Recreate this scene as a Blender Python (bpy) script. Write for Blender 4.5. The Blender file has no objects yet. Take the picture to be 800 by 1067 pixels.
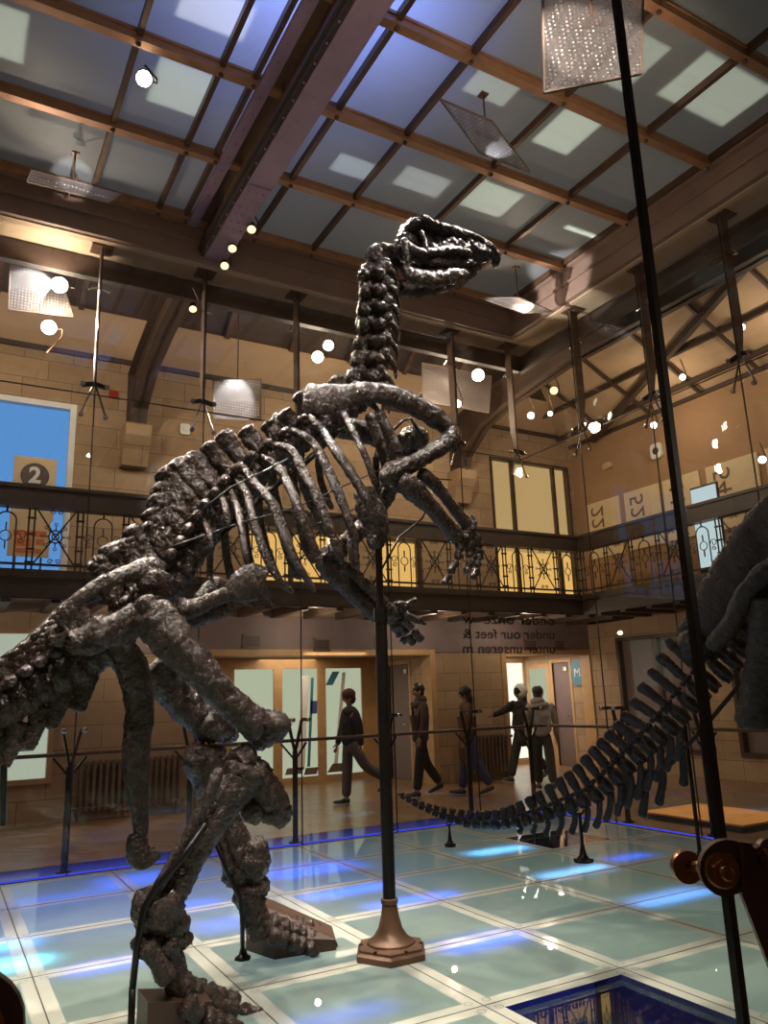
import bpy, bmesh, math, random
from mathutils import Vector, Matrix, noise, Euler, Quaternion
random.seed(7)
SC = bpy.context.scene
COL = SC.collection
PI = math.pi
V = Vector

# ------------------------------------------------------------------ camera
FPX, IW, IH = 804.41, 800.0, 1067.0
YAW, PITCH, ROLL, EYE = 0.519472, 0.233818, -0.0328818, 1.6
CAM = V((0, 0, EYE))
_f = V((math.sin(YAW)*math.cos(PITCH), math.cos(YAW)*math.cos(PITCH), math.sin(PITCH)))
_r0 = V((math.cos(YAW), -math.sin(YAW), 0)); _u0 = _r0.cross(_f)
_r = _r0*math.cos(ROLL) + _u0*math.sin(ROLL)
_u = -_r0*math.sin(ROLL) + _u0*math.cos(ROLL)
cam = bpy.data.objects.new('camera', bpy.data.cameras.new('camera'))
COL.objects.link(cam)
m = Matrix((( _r.x,_u.x,-_f.x,0),(_r.y,_u.y,-_f.y,0),(_r.z,_u.z,-_f.z,EYE),(0,0,0,1)))
cam.matrix_world = m
cam.data.sensor_fit = 'HORIZONTAL'; cam.data.sensor_width = 36.0
cam.data.lens = 36.0*FPX/IW
cam.data.clip_start = 0.05; cam.data.clip_end = 200
SC.camera = cam

def ray(u, v):
    return _r*((u-IW/2)/FPX) + _u*(-(v-IH/2)/FPX) + _f
def at(u, v, x=None, y=None, z=None):
    """the point of a wall, floor or plane (x, y or z constant) seen at u, v of the photograph"""
    d = ray(u, v)
    if x is not None: t = (x-CAM.x)/d.x
    elif y is not None: t = (y-CAM.y)/d.y
    else: t = (z-CAM.z)/d.z
    return CAM + d*t
def dist(p): return (V(p)-CAM).dot(_f)

# ------------------------------------------------------------------ materials
def srgb(r, g, b):
    f = lambda c: (c/255/12.92) if c/255 <= .04045 else ((c/255+.055)/1.055)**2.4
    return (f(r), f(g), f(b), 1)
class NT:
    def __init__(s, name):
        s.m = bpy.data.materials.new(name); s.m.use_nodes = True
        s.t = s.m.node_tree; s.t.nodes.clear()
        s.out = s.n('ShaderNodeOutputMaterial')
    def n(s, typ, **kw):
        nd = s.t.nodes.new(typ)
        for k, v in kw.items():
            if k.startswith('i_'):
                nd.inputs[k[2:].replace('_', ' ')].default_value = v
            else: setattr(nd, k, v)
        return nd
    def l(s, a, b): s.t.links.new(a, b)
    def coord(s, scale=(1,1,1), kind='Object'):
        tc = s.n('ShaderNodeTexCoord'); mp = s.n('ShaderNodeMapping')
        mp.inputs['Scale'].default_value = scale
        s.l(tc.outputs[kind], mp.inputs['Vector']); return mp.outputs['Vector']
    def noise(s, vec, scale, detail=4, rough=.55):
        nd = s.n('ShaderNodeTexNoise'); nd.inputs['Scale'].default_value = scale
        nd.inputs['Detail'].default_value = detail; nd.inputs['Roughness'].default_value = rough
        s.l(vec, nd.inputs['Vector']); return nd.outputs['Fac']
    def ramp(s, fac, stops):
        r = s.n('ShaderNodeValToRGB')
        el = r.color_ramp.elements
        while len(el) < len(stops): el.new(.5)
        for e, (p, c) in zip(el, stops): e.position = p; e.color = c
        s.l(fac, r.inputs['Fac']); return r.outputs['Color']
    def bump(s, h, strength=.5, distance=.01, normal=None):
        b = s.n('ShaderNodeBump'); b.inputs['Strength'].default_value = strength
        b.inputs['Distance'].default_value = distance
        s.l(h, b.inputs['Height'])
        if normal: s.l(normal, b.inputs['Normal'])
        return b.outputs['Normal']
    def pr(s, base=None, rough=.5, metal=0, spec=.5, normal=None, coat=0):
        p = s.n('ShaderNodeBsdfPrincipled')
        if base is not None:
            if hasattr(base, 'is_linked'): s.l(base, p.inputs['Base Color'])
            else: p.inputs['Base Color'].default_value = base
        if hasattr(rough, 'is_linked'): s.l(rough, p.inputs['Roughness'])
        else: p.inputs['Roughness'].default_value = rough
        p.inputs['Metallic'].default_value = metal
        p.inputs['Specular IOR Level'].default_value = spec
        p.inputs['Coat Weight'].default_value = coat
        if normal: s.l(normal, p.inputs['Normal'])
        return p.outputs['BSDF']
    def done(s, sh): s.l(sh, s.out.inputs['Surface']); return s.m

def mat_simple(name, col, rough=.5, metal=0, var=.25, scale=8, bump=.0, spec=.5):
    t = NT(name); v = t.coord()
    f = t.noise(v, scale, 5)
    c0 = tuple(x*(1-var) for x in col[:3])+(1,); c1 = tuple(min(1, x*(1+var)) for x in col[:3])+(1,)
    c = t.ramp(f, [(.3, c0), (.7, c1)])
    nm = t.bump(t.noise(v, scale*6, 4), bump, .01) if bump else None
    return t.done(t.pr(c, rough, metal, spec, nm))

def mat_emit(name, col, s):
    t = NT(name); e = t.n('ShaderNodeEmission'); e.inputs['Color'].default_value = col; e.inputs['Strength'].default_value = s
    return t.done(e.outputs[0])

def mat_bone(name, base, light, rough=.33):
    t = NT(name); v = t.coord(kind='Object')
    big = t.noise(v, 9, 5, .6); mid = t.noise(v, 55, 5, .62)
    c = t.ramp(mid, [(.30, tuple(x*.4 for x in base[:3])+(1,)), (.5, base), (.74, light)])
    n1 = t.bump(big, .5, .05); n2 = t.bump(mid, .9, .012, n1)
    r = t.n('ShaderNodeMapRange'); t.l(big, r.inputs[0]); r.inputs[1].default_value = .35; r.inputs[2].default_value = .65; r.inputs[3].default_value = rough-.08; r.inputs[4].default_value = rough+.16
    return t.done(t.pr(c, r.outputs[0], 0, .6, n2))

def mat_glass(name, tint=(.97,.98,.97,1), f0=.03, gain=.9):
    t = NT(name)
    lw = t.n('ShaderNodeLayerWeight'); lw.inputs['Blend'].default_value = .5
    p = t.n('ShaderNodeMath', operation='POWER'); t.l(lw.outputs['Facing'], p.inputs[0]); p.inputs[1].default_value = 5
    ma = t.n('ShaderNodeMath', operation='MULTIPLY_ADD'); t.l(p.outputs[0], ma.inputs[0]); ma.inputs[1].default_value = gain; ma.inputs[2].default_value = f0
    tr = t.n('ShaderNodeBsdfTransparent'); tr.inputs[0].default_value = tint
    gl = t.n('ShaderNodeBsdfGlossy'); gl.inputs['Roughness'].default_value = 0.0; gl.inputs[0].default_value = (1,1,1,1)
    mx = t.n('ShaderNodeMixShader'); t.l(ma.outputs[0], mx.inputs[0]); t.l(tr.outputs[0], mx.inputs[1]); t.l(gl.outputs[0], mx.inputs[2])
    return t.done(mx.outputs[0])

def mat_frosted(name, col, trans, tl=.65, rough=.12, f0=.04, gain=.75, noise_amt=.12, scale=3):
    """frosted glass: diffuse + translucent under a glossy surface"""
    t = NT(name); v = t.coord()
    f = t.noise(v, scale, 5)
    c = t.ramp(f, [(.3, tuple(x*(1-noise_amt) for x in col[:3])+(1,)), (.7, tuple(min(1,x*(1+noise_amt)) for x in col[:3])+(1,))])
    d = t.n('ShaderNodeBsdfDiffuse'); t.l(c, d.inputs[0])
    tr = t.n('ShaderNodeBsdfTranslucent'); tr.inputs[0].default_value = trans
    m1 = t.n('ShaderNodeMixShader'); m1.inputs[0].default_value = tl; t.l(d.outputs[0], m1.inputs[1]); t.l(tr.outputs[0], m1.inputs[2])
    lw = t.n('ShaderNodeLayerWeight'); lw.inputs['Blend'].default_value = .5
    p = t.n('ShaderNodeMath', operation='POWER'); t.l(lw.outputs['Facing'], p.inputs[0]); p.inputs[1].default_value = 5
    ma = t.n('ShaderNodeMath', operation='MULTIPLY_ADD'); t.l(p.outputs[0], ma.inputs[0]); ma.inputs[1].default_value = gain; ma.inputs[2].default_value = f0
    gl = t.n('ShaderNodeBsdfGlossy'); gl.inputs['Roughness'].default_value = rough
    m2 = t.n('ShaderNodeMixShader'); t.l(ma.outputs[0], m2.inputs[0]); t.l(m1.outputs[0], m2.inputs[1]); t.l(gl.outputs[0], m2.inputs[2])
    return t.done(m2.outputs[0])

def mat_stone(name, c1, c2, mortar, axis='XZ'):
    t = NT(name)
    tc = t.n('ShaderNodeTexCoord'); sp = t.n('ShaderNodeSeparateXYZ'); cb = t.n('ShaderNodeCombineXYZ')
    t.l(tc.outputs['Object'], sp.inputs[0])
    t.l(sp.outputs['X' if axis == 'XZ' else 'Y'], cb.inputs[0]); t.l(sp.outputs['Z'], cb.inputs[1])
    br = t.n('ShaderNodeTexBrick'); t.l(cb.outputs[0], br.inputs['Vector'])
    br.inputs['Color1'].default_value = c1; br.inputs['Color2'].default_value = c2; br.inputs['Mortar'].default_value = mortar
    br.inputs['Scale'].default_value = 1; br.inputs['Mortar Size'].default_value = .006; br.inputs['Brick Width'].default_value = .72; br.inputs['Row Height'].default_value = .33
    nz = t.noise(tc.outputs['Object'], 5, 6)
    mix = t.n('ShaderNodeMix', data_type='RGBA', blend_type='MULTIPLY'); mix.inputs[0].default_value = .5
    rr = t.ramp(nz, [(.3, (.65,.65,.65,1)), (.7, (1,1,1,1))])
    t.l(br.outputs['Color'], mix.inputs[6]); t.l(rr, mix.inputs[7])
    return t.done(t.pr(mix.outputs[2], .75, 0, .3, t.bump(nz, .25, .01)))

def mat_tile(name):
    t = NT(name); v = t.coord()
    mp = t.n('ShaderNodeMapping'); mp.inputs['Rotation'].default_value = (0,0,PI/4); t.l(v, mp.inputs['Vector'])
    br = t.n('ShaderNodeTexBrick'); t.l(mp.outputs[0], br.inputs['Vector'])
    br.inputs['Color1'].default_value = srgb(150,118,84); br.inputs['Color2'].default_value = srgb(118,90,62); br.inputs['Mortar'].default_value = srgb(60,46,36)
    br.inputs['Scale'].default_value = 1; br.inputs['Mortar Size'].default_value = .006; br.inputs['Brick Width'].default_value = .22; br.inputs['Row Height'].default_value = .11
    return t.done(t.pr(br.outputs['Color'], .28, 0, .5, t.bump(br.outputs['Fac'], -.2, .004)))

def mat_dimple(name):
    t = NT(name); v = t.coord(kind='Object')
    vo = t.n('ShaderNodeTexVoronoi'); vo.inputs['Scale'].default_value = 26; vo.inputs['Randomness'].default_value = 0.0; t.l(v, vo.inputs['Vector'])
    rp = t.n('ShaderNodeMapRange'); t.l(vo.outputs['Distance'], rp.inputs[0]); rp.inputs[1].default_value = 0; rp.inputs[2].default_value = .45; rp.inputs[3].default_value = 1; rp.inputs[4].default_value = 0
    nm = t.bump(rp.outputs[0], 1.0, .012)
    gl = t.pr((.42,.38,.36,1), .22, .6, .5, nm)
    tr = t.n('ShaderNodeBsdfTransparent'); tr.inputs[0].default_value = (.85,.8,.78,1)
    tl = t.n('ShaderNodeBsdfTranslucent'); tl.inputs[0].default_value = (.8,.8,.85,1)
    mx = t.n('ShaderNodeMixShader'); mx.inputs[0].default_value = .5; t.l(gl, mx.inputs[1]); t.l(tl.outputs[0], mx.inputs[2])
    th = t.n('ShaderNodeMath', operation='GREATER_THAN'); t.l(rp.outputs[0], th.inputs[0]); th.inputs[1].default_value = .30
    ma = t.n('ShaderNodeMath', operation='MULTIPLY_ADD'); t.l(th.outputs[0], ma.inputs[0]); ma.inputs[1].default_value = .5; ma.inputs[2].default_value = .4
    m2 = t.n('ShaderNodeMixShader'); t.l(ma.outputs[0], m2.inputs[0]); t.l(tr.outputs[0], m2.inputs[1]); t.l(mx.outputs[0], m2.inputs[2])
    return t.done(m2.outputs[0])

M = dict(
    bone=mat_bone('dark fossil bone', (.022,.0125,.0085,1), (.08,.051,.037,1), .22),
    bone_backlit=mat_bone('backlit dark bone', (.008,.007,.008,1), (.022,.018,.018,1), .34),  # backlit darkness of the second skeleton put into a darker bone colour
    plinth=mat_simple('brown painted plinth', srgb(62,42,32), .45, 0, .15, 9, .1),
    iron=mat_simple('black painted iron', (.012,.011,.011,1), .32, .6, .3, 14),
    rail_iron=mat_simple('dark wrought iron', (.02,.017,.015,1), .5, .3, .3, 14),
    bronze=mat_simple('brown steel', srgb(96,70,52), .45, .35, .18, 7),
    copper=mat_simple('copper brown bars', srgb(172,124,88), .42, .3, .15, 9),
    beam=mat_simple('purple lit beam brown', srgb(158,128,140), .5, .1, .12, 5),  # purple light falling on the beam put into its base colour
    beam_in=mat_simple('brown beam web', srgb(112,84,64), .5, .1, .15, 6),
    fascia=mat_simple('brown fascia paint', srgb(136,108,92), .5, 0, .1, 3),
    truss=mat_simple('dark brown truss paint', srgb(66,50,40), .55, 0, .15, 4),
    bracket=mat_simple('oxide brown bracket', srgb(76,50,40), .5, .2, .12, 10),
    gold=mat_simple('brassy bolt', srgb(150,110,75), .3, .9, .15, 20),
    chrome=mat_simple('polished bolt', srgb(190,180,170), .2, 1, .1, 20),
    glass=mat_glass('clear pane'),
    glass_near=mat_glass('clear near pane', (.985,.985,.98,1), .022, .5),
    seal=mat_simple('black silicone', (.006,.006,.006,1), .28, 0, .1, 8),
    lay=mat_frosted('laylight glass', (.42,.42,.41,1), (.75,.78,.76,1), .55, .42, .02, .4, .08, 1.3),
    floorglass=mat_frosted('frosted floor glass', (.30,.38,.32,1), (.58,.75,.63,1), .6, .012, .045, .85, .1, 2.2),
    floorclear=mat_glass('clear floor glass', (.75,.85,.85,1), .05, .9),
    border=mat_frosted('pale floor joint band', (.56,.57,.48,1), (.7,.75,.62,1), .35, .12, .04, .7, .06, 4),
    jointline=mat_simple('dark joint line', (.05,.055,.05,1), .5),
    tile=mat_tile('brown herringbone tile'),
    darkstone=mat_frosted('added dark glass band', (.03,.03,.05,1), (.35,.38,.6,1), .7, .08, .05, .6, .1, 3),
    stone=mat_stone('tan stone blocks', srgb(178,150,118), srgb(162,134,104), srgb(122,98,74)),
    stone_y=mat_stone('tan stone blocks side', srgb(178,150,118), srgb(162,134,104), srgb(122,98,74), 'YZ'),
    plaster=mat_simple('cream plaster', srgb(190,160,126), .8, 0, .06, 2),
    ochre=mat_simple('ochre plaster', srgb(158,122,88), .8, 0, .08, 2),
    darkwood=mat_simple('dark stained wood', srgb(52,40,33), .45, 0, .25, 5),
    wood=mat_simple('light brown wood frame', srgb(178,140,96), .45, 0, .12, 6),
    header=mat_simple('dark mauve header', srgb(112,94,92), .6, 0, .1, 3),
    orangetone=mat_simple('orange reflection tone', srgb(226,160,84), .4, 0, .12, 4),  # orange glow of a reflection put into the colour
    white=mat_simple('white paint', (.75,.74,.7,1), .5, 0, .05, 5),
    cast=mat_simple('grey brown cast iron radiator', srgb(108,90,76), .45, 0, .12, 6),
    teal=mat_simple('teal sign', srgb(70,130,150), .4, 0, .05, 5),
    cream=mat_simple('cream sign board', srgb(214,190,150), .6, 0, .04, 5),
    orangeboard=mat_simple('orange print', srgb(214,120,80), .6, 0, .2, 12),
    badge=mat_simple('dark brown disc', srgb(66,50,44), .5, 0, .05, 5),
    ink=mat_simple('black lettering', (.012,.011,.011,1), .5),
    greyink=mat_simple('brown lettering', srgb(110,84,62), .6),
    red=mat_simple('red plastic', srgb(150,40,30), .4),
    dimple=mat_dimple('dimpled acrylic'),
    skin=mat_simple('skin', srgb(170,120,96), .5, 0, .06, 20),
    hair=mat_simple('dark hair', (.012,.009,.008,1), .4, 0, .3, 40),
    black_cloth=mat_simple('black cloth', (.014,.014,.016,1), .85, 0, .3, 20),
    brown_cloth=mat_simple('dark brown cloth', srgb(62,44,36), .85, 0, .2, 20),
    tan_cloth=mat_simple('brown coat cloth', srgb(96,64,44), .85, 0, .2, 20),
    grey_cloth=mat_simple('grey jacket cloth', srgb(150,142,132), .85, 0, .15, 20),
    jeans=mat_simple('grey denim', srgb(92,88,88), .85, 0, .15, 30),
    bluejeans=mat_simple('blue denim', srgb(50,60,96), .85, 0, .15, 30),
    maroon=mat_simple('maroon knit', srgb(84,40,38), .9, 0, .2, 40),
    shoe=mat_simple('black shoe', (.02,.02,.022,1), .5, 0, .2, 20),
    sole=mat_simple('white sole', (.6,.6,.58,1), .5),
    lamp_white=mat_emit('lit lamp lens', (1,.84,.62,1), 60),
    lamp_warm=mat_emit('warm lamp lens', (1,.72,.36,1), 2.2),
    lamp_cool=mat_emit('cool lamp lens', (1,.93,.84,1), 6),
    doorglow=mat_emit('lit frosted door glass', srgb(206,214,186), .78),
    doorwhite=mat_emit('lit white doorway', srgb(255,250,236), 1.25),
    bluedoor=mat_emit('dusk blue glazing', srgb(96,156,226), .95),
    windowglow=mat_emit('lit room through window', srgb(236,196,132), .62),
    bayglow=mat_emit('lit bay behind balustrade', srgb(250,196,112), .95),
    leftglow=mat_emit('lit room through left window', srgb(206,216,196), .72),
    bluestrip=mat_emit('added blue glow strip', (.06,.09,1,1), .8),
    screen=mat_emit('lit white screen', srgb(198,218,224), 1.0),
    darkroom=mat_simple('lower level floor', srgb(50,46,80), .4, 0, .25, 1.5),
    case_blue=mat_simple('blue showcase', srgb(70,80,150), .5, 0, .2, 3),
)

# ------------------------------------------------------------------ mesh builder
CRAG = [0, .013]          # craggy fossil surface on or off, and its mesh size
def crag(p, r):
    a = min(r, .075)
    n1 = noise.noise(p*19); n2 = noise.noise(p*43+V((9,2,5))); n3 = noise.noise(p*88)
    return a*(.12*(.3-abs(n1)) + .30*(.28-abs(n2))*(.6+n1) + .20*(.25-abs(n3)) + .07*noise.noise(p*150))
class MB:
    def __init__(s): s.v = []; s.f = []
    def add(s, vs, fs):
        o = len(s.v); s.v += [tuple(v) for v in vs]; s.f += [tuple(i+o for i in f) for f in fs]; return s
    def box(s, lo, hi):
        x0,y0,z0 = lo; x1,y1,z1 = hi
        return s.add([(x0,y0,z0),(x1,y0,z0),(x1,y1,z0),(x0,y1,z0),(x0,y0,z1),(x1,y0,z1),(x1,y1,z1),(x0,y1,z1)],
              [(0,3,2,1),(4,5,6,7),(0,1,5,4),(1,2,6,5),(2,3,7,6),(3,0,4,7)])
    def cbox(s, c, sz): return s.box([c[i]-sz[i]/2 for i in range(3)], [c[i]+sz[i]/2 for i in range(3)])
    def bar(s, a, b, w, h, up=(0,0,1)):
        """rectangular bar from a to b, width w across, height h along up"""
        a = V(a); b = V(b); t = (b-a).normalized(); up = V(up)
        if abs(t.dot(up)) > .98: up = V((0,1,0))
        r = t.cross(up).normalized(); u = r.cross(t)
        vs = []
        for p in (a, b):
            for sx, sy in ((-1,-1),(1,-1),(1,1),(-1,1)): vs.append(p + r*sx*w/2 + u*sy*h/2)
        return s.add(vs, [(0,1,2,3),(7,6,5,4),(0,4,5,1),(1,5,6,2),(2,6,7,3),(3,7,4,0)])
    def tube(s, pts, r, n=6, caps=True):
        pts = [V(p) for p in pts]; R = r if isinstance(r, (list, tuple)) else [r]*len(pts)
        rings = []; nrm = None
        for i, p in enumerate(pts):
            t = ((pts[min(i+1, len(pts)-1)] - pts[max(i-1, 0)])).normalized()
            if nrm is None:
                nrm = t.orthogonal().normalized()
            else:
                nrm = (nrm - t*nrm.dot(t)).normalized()
            b = t.cross(nrm)
            rings.append([p + (nrm*math.cos(2*PI*k/n) + b*math.sin(2*PI*k/n))*R[i] for k in range(n)])
        vs = [v for rg in rings for v in rg]; fs = []
        for i in range(len(pts)-1):
            for k in range(n): fs.append((i*n+k, i*n+(k+1)%n, (i+1)*n+(k+1)%n, (i+1)*n+k))
        if caps: fs.append(tuple(reversed(range(n)))); fs.append(tuple((len(pts)-1)*n+k for k in range(n)))
        return s.add(vs, fs)
    def lathe(s, prof, n=20, c=(0,0,0), axis=(0,0,1)):
        q = V((0,0,1)).rotation_difference(V(axis)); c = V(c)
        vs = []; fs = []
        for (r, z) in prof:
            for k in range(n): vs.append(c + q @ V((r*math.cos(2*PI*k/n), r*math.sin(2*PI*k/n), z)))
        for i in range(len(prof)-1):
            for k in range(n): fs.append((i*n+k, i*n+(k+1)%n, (i+1)*n+(k+1)%n, (i+1)*n+k))
        fs.append(tuple(reversed(range(n)))); fs.append(tuple((len(prof)-1)*n+k for k in range(n)))
        return s.add(vs, fs)
    def prism(s, poly, d):
        """polygon (list of 3d points) extruded by vector d"""
        n = len(poly); d = V(d); vs = [V(p) for p in poly] + [V(p)+d for p in poly]
        fs = [tuple(reversed(range(n))), tuple(range(n, 2*n))] + [(i, (i+1)%n, n+(i+1)%n, n+i) for i in range(n)]
        return s.add(vs, fs)
    # ---- organic
    def sweep(s, pts, ra, rb, ref=(0,1,0), n=14, step=.014, amp=.16, freq=14, seed=0, rough=1.0, taper=.12, mid=1.0):
        pts = [V(p) for p in pts]; ref = V(ref)
        ra = ra if isinstance(ra, (list, tuple)) else [ra]*len(pts)
        rb = rb if isinstance(rb, (list, tuple)) else [rb]*len(pts)
        L = sum((pts[i+1]-pts[i]).length for i in range(len(pts)-1))
        if CRAG[0]: n = max(n, min(44, int(2*PI*max(max(ra), max(rb))/CRAG[1]))); step = min(step, CRAG[1]*.85)
        m = max(6, int(L/step))
        def cr(a, b, c, d, t): return .5*((2*b) + (c-a)*t + (2*a-5*b+4*c-d)*t*t + (3*b-a-3*c+d)*t**3)
        ex = lambda l: [l[0]*2-l[1]] + list(l) + [l[-1]*2-l[-2]]
        P, A, B = ex(pts), ex(ra), ex(rb); k = len(pts)-1
        cs = []
        for i in range(m+1):
            g = i/m*k; j = min(int(g), k-1); t = g-j
            cs.append((cr(P[j],P[j+1],P[j+2],P[j+3],t), max(.002, A[j+1]*(1-t)+A[j+2]*t), max(.002, B[j+1]*(1-t)+B[j+2]*t)))
        off = V((seed*3.17, seed*1.31, seed*7.7)); vs = []; fs = []
        for i, (c, a, b) in enumerate(cs):
            tg = (cs[min(i+1, m)][0] - cs[max(i-1, 0)][0]).normalized()
            U = ref - tg*ref.dot(tg)
            U = tg.orthogonal().normalized() if U.length < 1e-3 else U.normalized()
            W = tg.cross(U); x = i/m; e = min(x, 1-x)/max(1e-6, taper)
            pf = math.sqrt(max(0.0, 1-(1-min(1, e))**2)); pf = .12 + .88*pf
            for q in range(n):
                th = 2*PI*q/n; dr = U*(a*math.cos(th)) + W*(b*math.sin(th))
                p = c + dr*pf; nn = dr.normalized(); pp = (p+off)*freq
                d = .55*noise.noise(pp) + rough*(.38*abs(noise.noise(pp*2.6)) + .24*noise.noise(pp*5.3)) - .1
                d *= amp*min(max(a, b), 3*min(a, b))
                if CRAG[0]: d += crag(p+off, min(a, b))*rough
                vs.append(p + nn*d)
        for i in range(m):
            for q in range(n): fs.append((i*n+q, i*n+(q+1)%n, (i+1)*n+(q+1)%n, (i+1)*n+q))
        vs.append(cs[0][0]); vs.append(cs[m][0]); a0 = len(vs)-2
        for q in range(n):
            fs.append((a0, (q+1)%n, q)); fs.append((a0+1, m*n+q, m*n+(q+1)%n))
        return s.add(vs, fs)
    def blob(s, c, r, rot=None, n=18, m=12, amp=.25, freq=12, seed=0):
        c = V(c); off = V((seed*2.1, seed*5.7, seed)); vs = []; fs = []
        if CRAG[0]: n = max(n, min(40, int(2*PI*(max(r) if isinstance(r, (tuple, list)) else r)/CRAG[1]))); m = max(m, n//2+2)
        rot = rot or Matrix.Identity(3); r = (r, r, r) if not isinstance(r, (tuple, list)) else r; mr = min(r)
        for i in range(m+1):
            ph = PI*i/m
            for k in range(n):
                th = 2*PI*k/n
                d = V((math.sin(ph)*math.cos(th), math.sin(ph)*math.sin(th), math.cos(ph)))
                p = V((d.x*r[0], d.y*r[1], d.z*r[2])); p = rot @ p; dd = rot @ d
                pp = (c+p+off)*freq
                a = .6*noise.noise(pp) + .4*abs(noise.noise(pp*2.4)) + .22*noise.noise(pp*5)
                vs.append(c + p + dd*(a*amp*mr + (crag(c+p+off, mr) if CRAG[0] else 0)))
        for i in range(m):
            for k in range(n): fs.append((i*n+k, i*n+(k+1)%n, (i+1)*n+(k+1)%n, (i+1)*n+k))
        return s.add(vs, fs)
    def build(s, name, mat, parent=None, smooth=False, angle=None):
        me = bpy.data.meshes.new(name); me.from_pydata(s.v, [], s.f); me.update()
        bm = bmesh.new(); bm.from_mesh(me)
        bmesh.ops.recalc_face_normals(bm, faces=bm.faces); bm.to_mesh(me); bm.free()
        if smooth:
            for p in me.polygons: p.use_smooth = True
            if angle is not None: me.set_sharp_from_angle(angle=angle)
        me.materials.append(M[mat] if isinstance(mat, str) else mat)
        o = bpy.data.objects.new(name, me); COL.objects.link(o)
        if parent is not None: attach(o, parent)
        return o
def world_loc(o):
    p = V(o.location)
    while o.parent is not None:
        o = o.parent; p = p + V(o.location)
    return p
def attach(o, parent):
    """keep o where its mesh stands (all empties here are unrotated when their parts are made)"""
    o.parent = parent
    r = parent
    if r.type == 'EMPTY' and r.parent is None:
        o.location = V(o.location) - V(r.location)
def tag(o, label=None, cat=None, group=None, kind=None):
    if label: o['label'] = label
    if cat: o['category'] = cat
    if group: o['group'] = group
    if kind: o['kind'] = kind
    return o
def empty(name, loc, label, cat, group=None):
    o = bpy.data.objects.new(name, None); COL.objects.link(o); o.location = loc; o.empty_display_size = .1
    return tag(o, label, cat, group)
def struct(o, label=None):
    o['kind'] = 'structure'
    if label: o['label'] = label
    return o
def kids(o): return [c for c in bpy.data.objects if c.parent is o]
def copy_tree(o, parent=None):
    c = o.copy(); COL.objects.link(c); c.parent = parent
    for ch in kids(o): copy_tree(ch, c)
    return c
def text_mesh(name, txt, size, mat, M4, ext=.003, mirror=False, align='CENTER', bold=0):
    cu = bpy.data.curves.new(name, 'FONT'); cu.body = txt; cu.size = size; cu.extrude = ext; cu.offset = bold; cu.align_x = align; cu.align_y = 'CENTER'
    o = bpy.data.objects.new(name, cu); COL.objects.link(o)
    dg = bpy.context.evaluated_depsgraph_get(); me = bpy.data.meshes.new_from_object(o.evaluated_get(dg))
    bpy.data.objects.remove(o); me.name = name
    mm = M4.copy()
    if mirror: mm = mm @ Matrix.Diagonal((-1,1,1,1))
    me.transform(mm)
    if mirror: me.flip_normals()
    me.materials.clear(); me.materials.append(M[mat])
    r = bpy.data.objects.new(name, me); COL.objects.link(r); return r
def frame_M(origin, xdir, ydir):
    x = V(xdir).normalized(); y = V(ydir).normalized(); z = x.cross(y)
    return Matrix(((x.x,y.x,z.x,origin[0]),(x.y,y.y,z.y,origin[1]),(x.z,y.z,z.z,origin[2]),(0,0,0,1)))
ORD = ['first','second','third','fourth','fifth','sixth','seventh','eighth','ninth','tenth','eleventh','twelfth']
# ================================================================== SETTING
GX0, GX1, GY0, GY1 = -5.3, 7.32, 0.78, 8.6          # the glass case
WY, WX = 12.4, 12.0                                  # back wall, right wall
BY, BX = 11.0, 10.6                                  # balcony fronts
LZ = 7.4                                             # laylight

def holes_wall(axis, p0, p1, a0, a1, z0, z1, holes):
    """a wall slab with rectangular openings (a0, a1, z0, z1)"""
    mb = MB(); A = sorted(set([a0, a1]+[h[0] for h in holes]+[h[1] for h in holes])); Z = sorted(set([z0, z1]+[h[2] for h in holes]+[h[3] for h in holes]))
    A = [a for a in A if a0 <= a <= a1]; Z = [z for z in Z if z0 <= z <= z1]
    for i in range(len(A)-1):
        for j in range(len(Z)-1):
            ca = (A[i]+A[i+1])/2; cz = (Z[j]+Z[j+1])/2
            if any(h[0] < ca < h[1] and h[2] < cz < h[3] for h in holes): continue
            if axis == 'y': mb.box((A[i], p0, Z[j]), (A[i+1], p1, Z[j+1]))
            else: mb.box((p0, A[i], Z[j]), (p1, A[i+1], Z[j+1]))
    return mb

# floor outside the case
mb = MB()
mb.box((-8, GY1+.62, -.2), (WX, 14.8, 0)); mb.box((GX1+.1, -6, -.2), (WX, GY1+.62, 0)); mb.box((-8, -6, -.2), (GX1+.1, GY0-.1, 0)); mb.box((-8, GY0-.1, -.2), (GX0-.1, GY1+.62, 0))
struct(mb.build('floor', 'tile'), 'brown herringbone tiled floor around the glass case')
mb = MB().add([(GX0-.1, GY1+.065, -.001), (GX1+.1, GY1+.065, -.001), (GX1+.1, GY1+.62, -.001), (GX0-.1, GY1+.62, -.001)], [(0,1,2,3)])
struct(mb.build('floor_blue_band', 'darkstone'), 'added dark glass strip for the blue band along the foot of the glass')  # blue band imitated by an added strip lit from below
mb = MB().box((GX0, GY1+.035, -.002), (GX1, GY1+.06, .012)).box((GX1+.03, GY0, -.002), (GX1+.05, GY1, .012))
struct(mb.build('floor_glow_strip', 'bluestrip'), 'thin added blue glow strip at the foot of the far glass')  # glowing strip added as a source for the blue band

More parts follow.
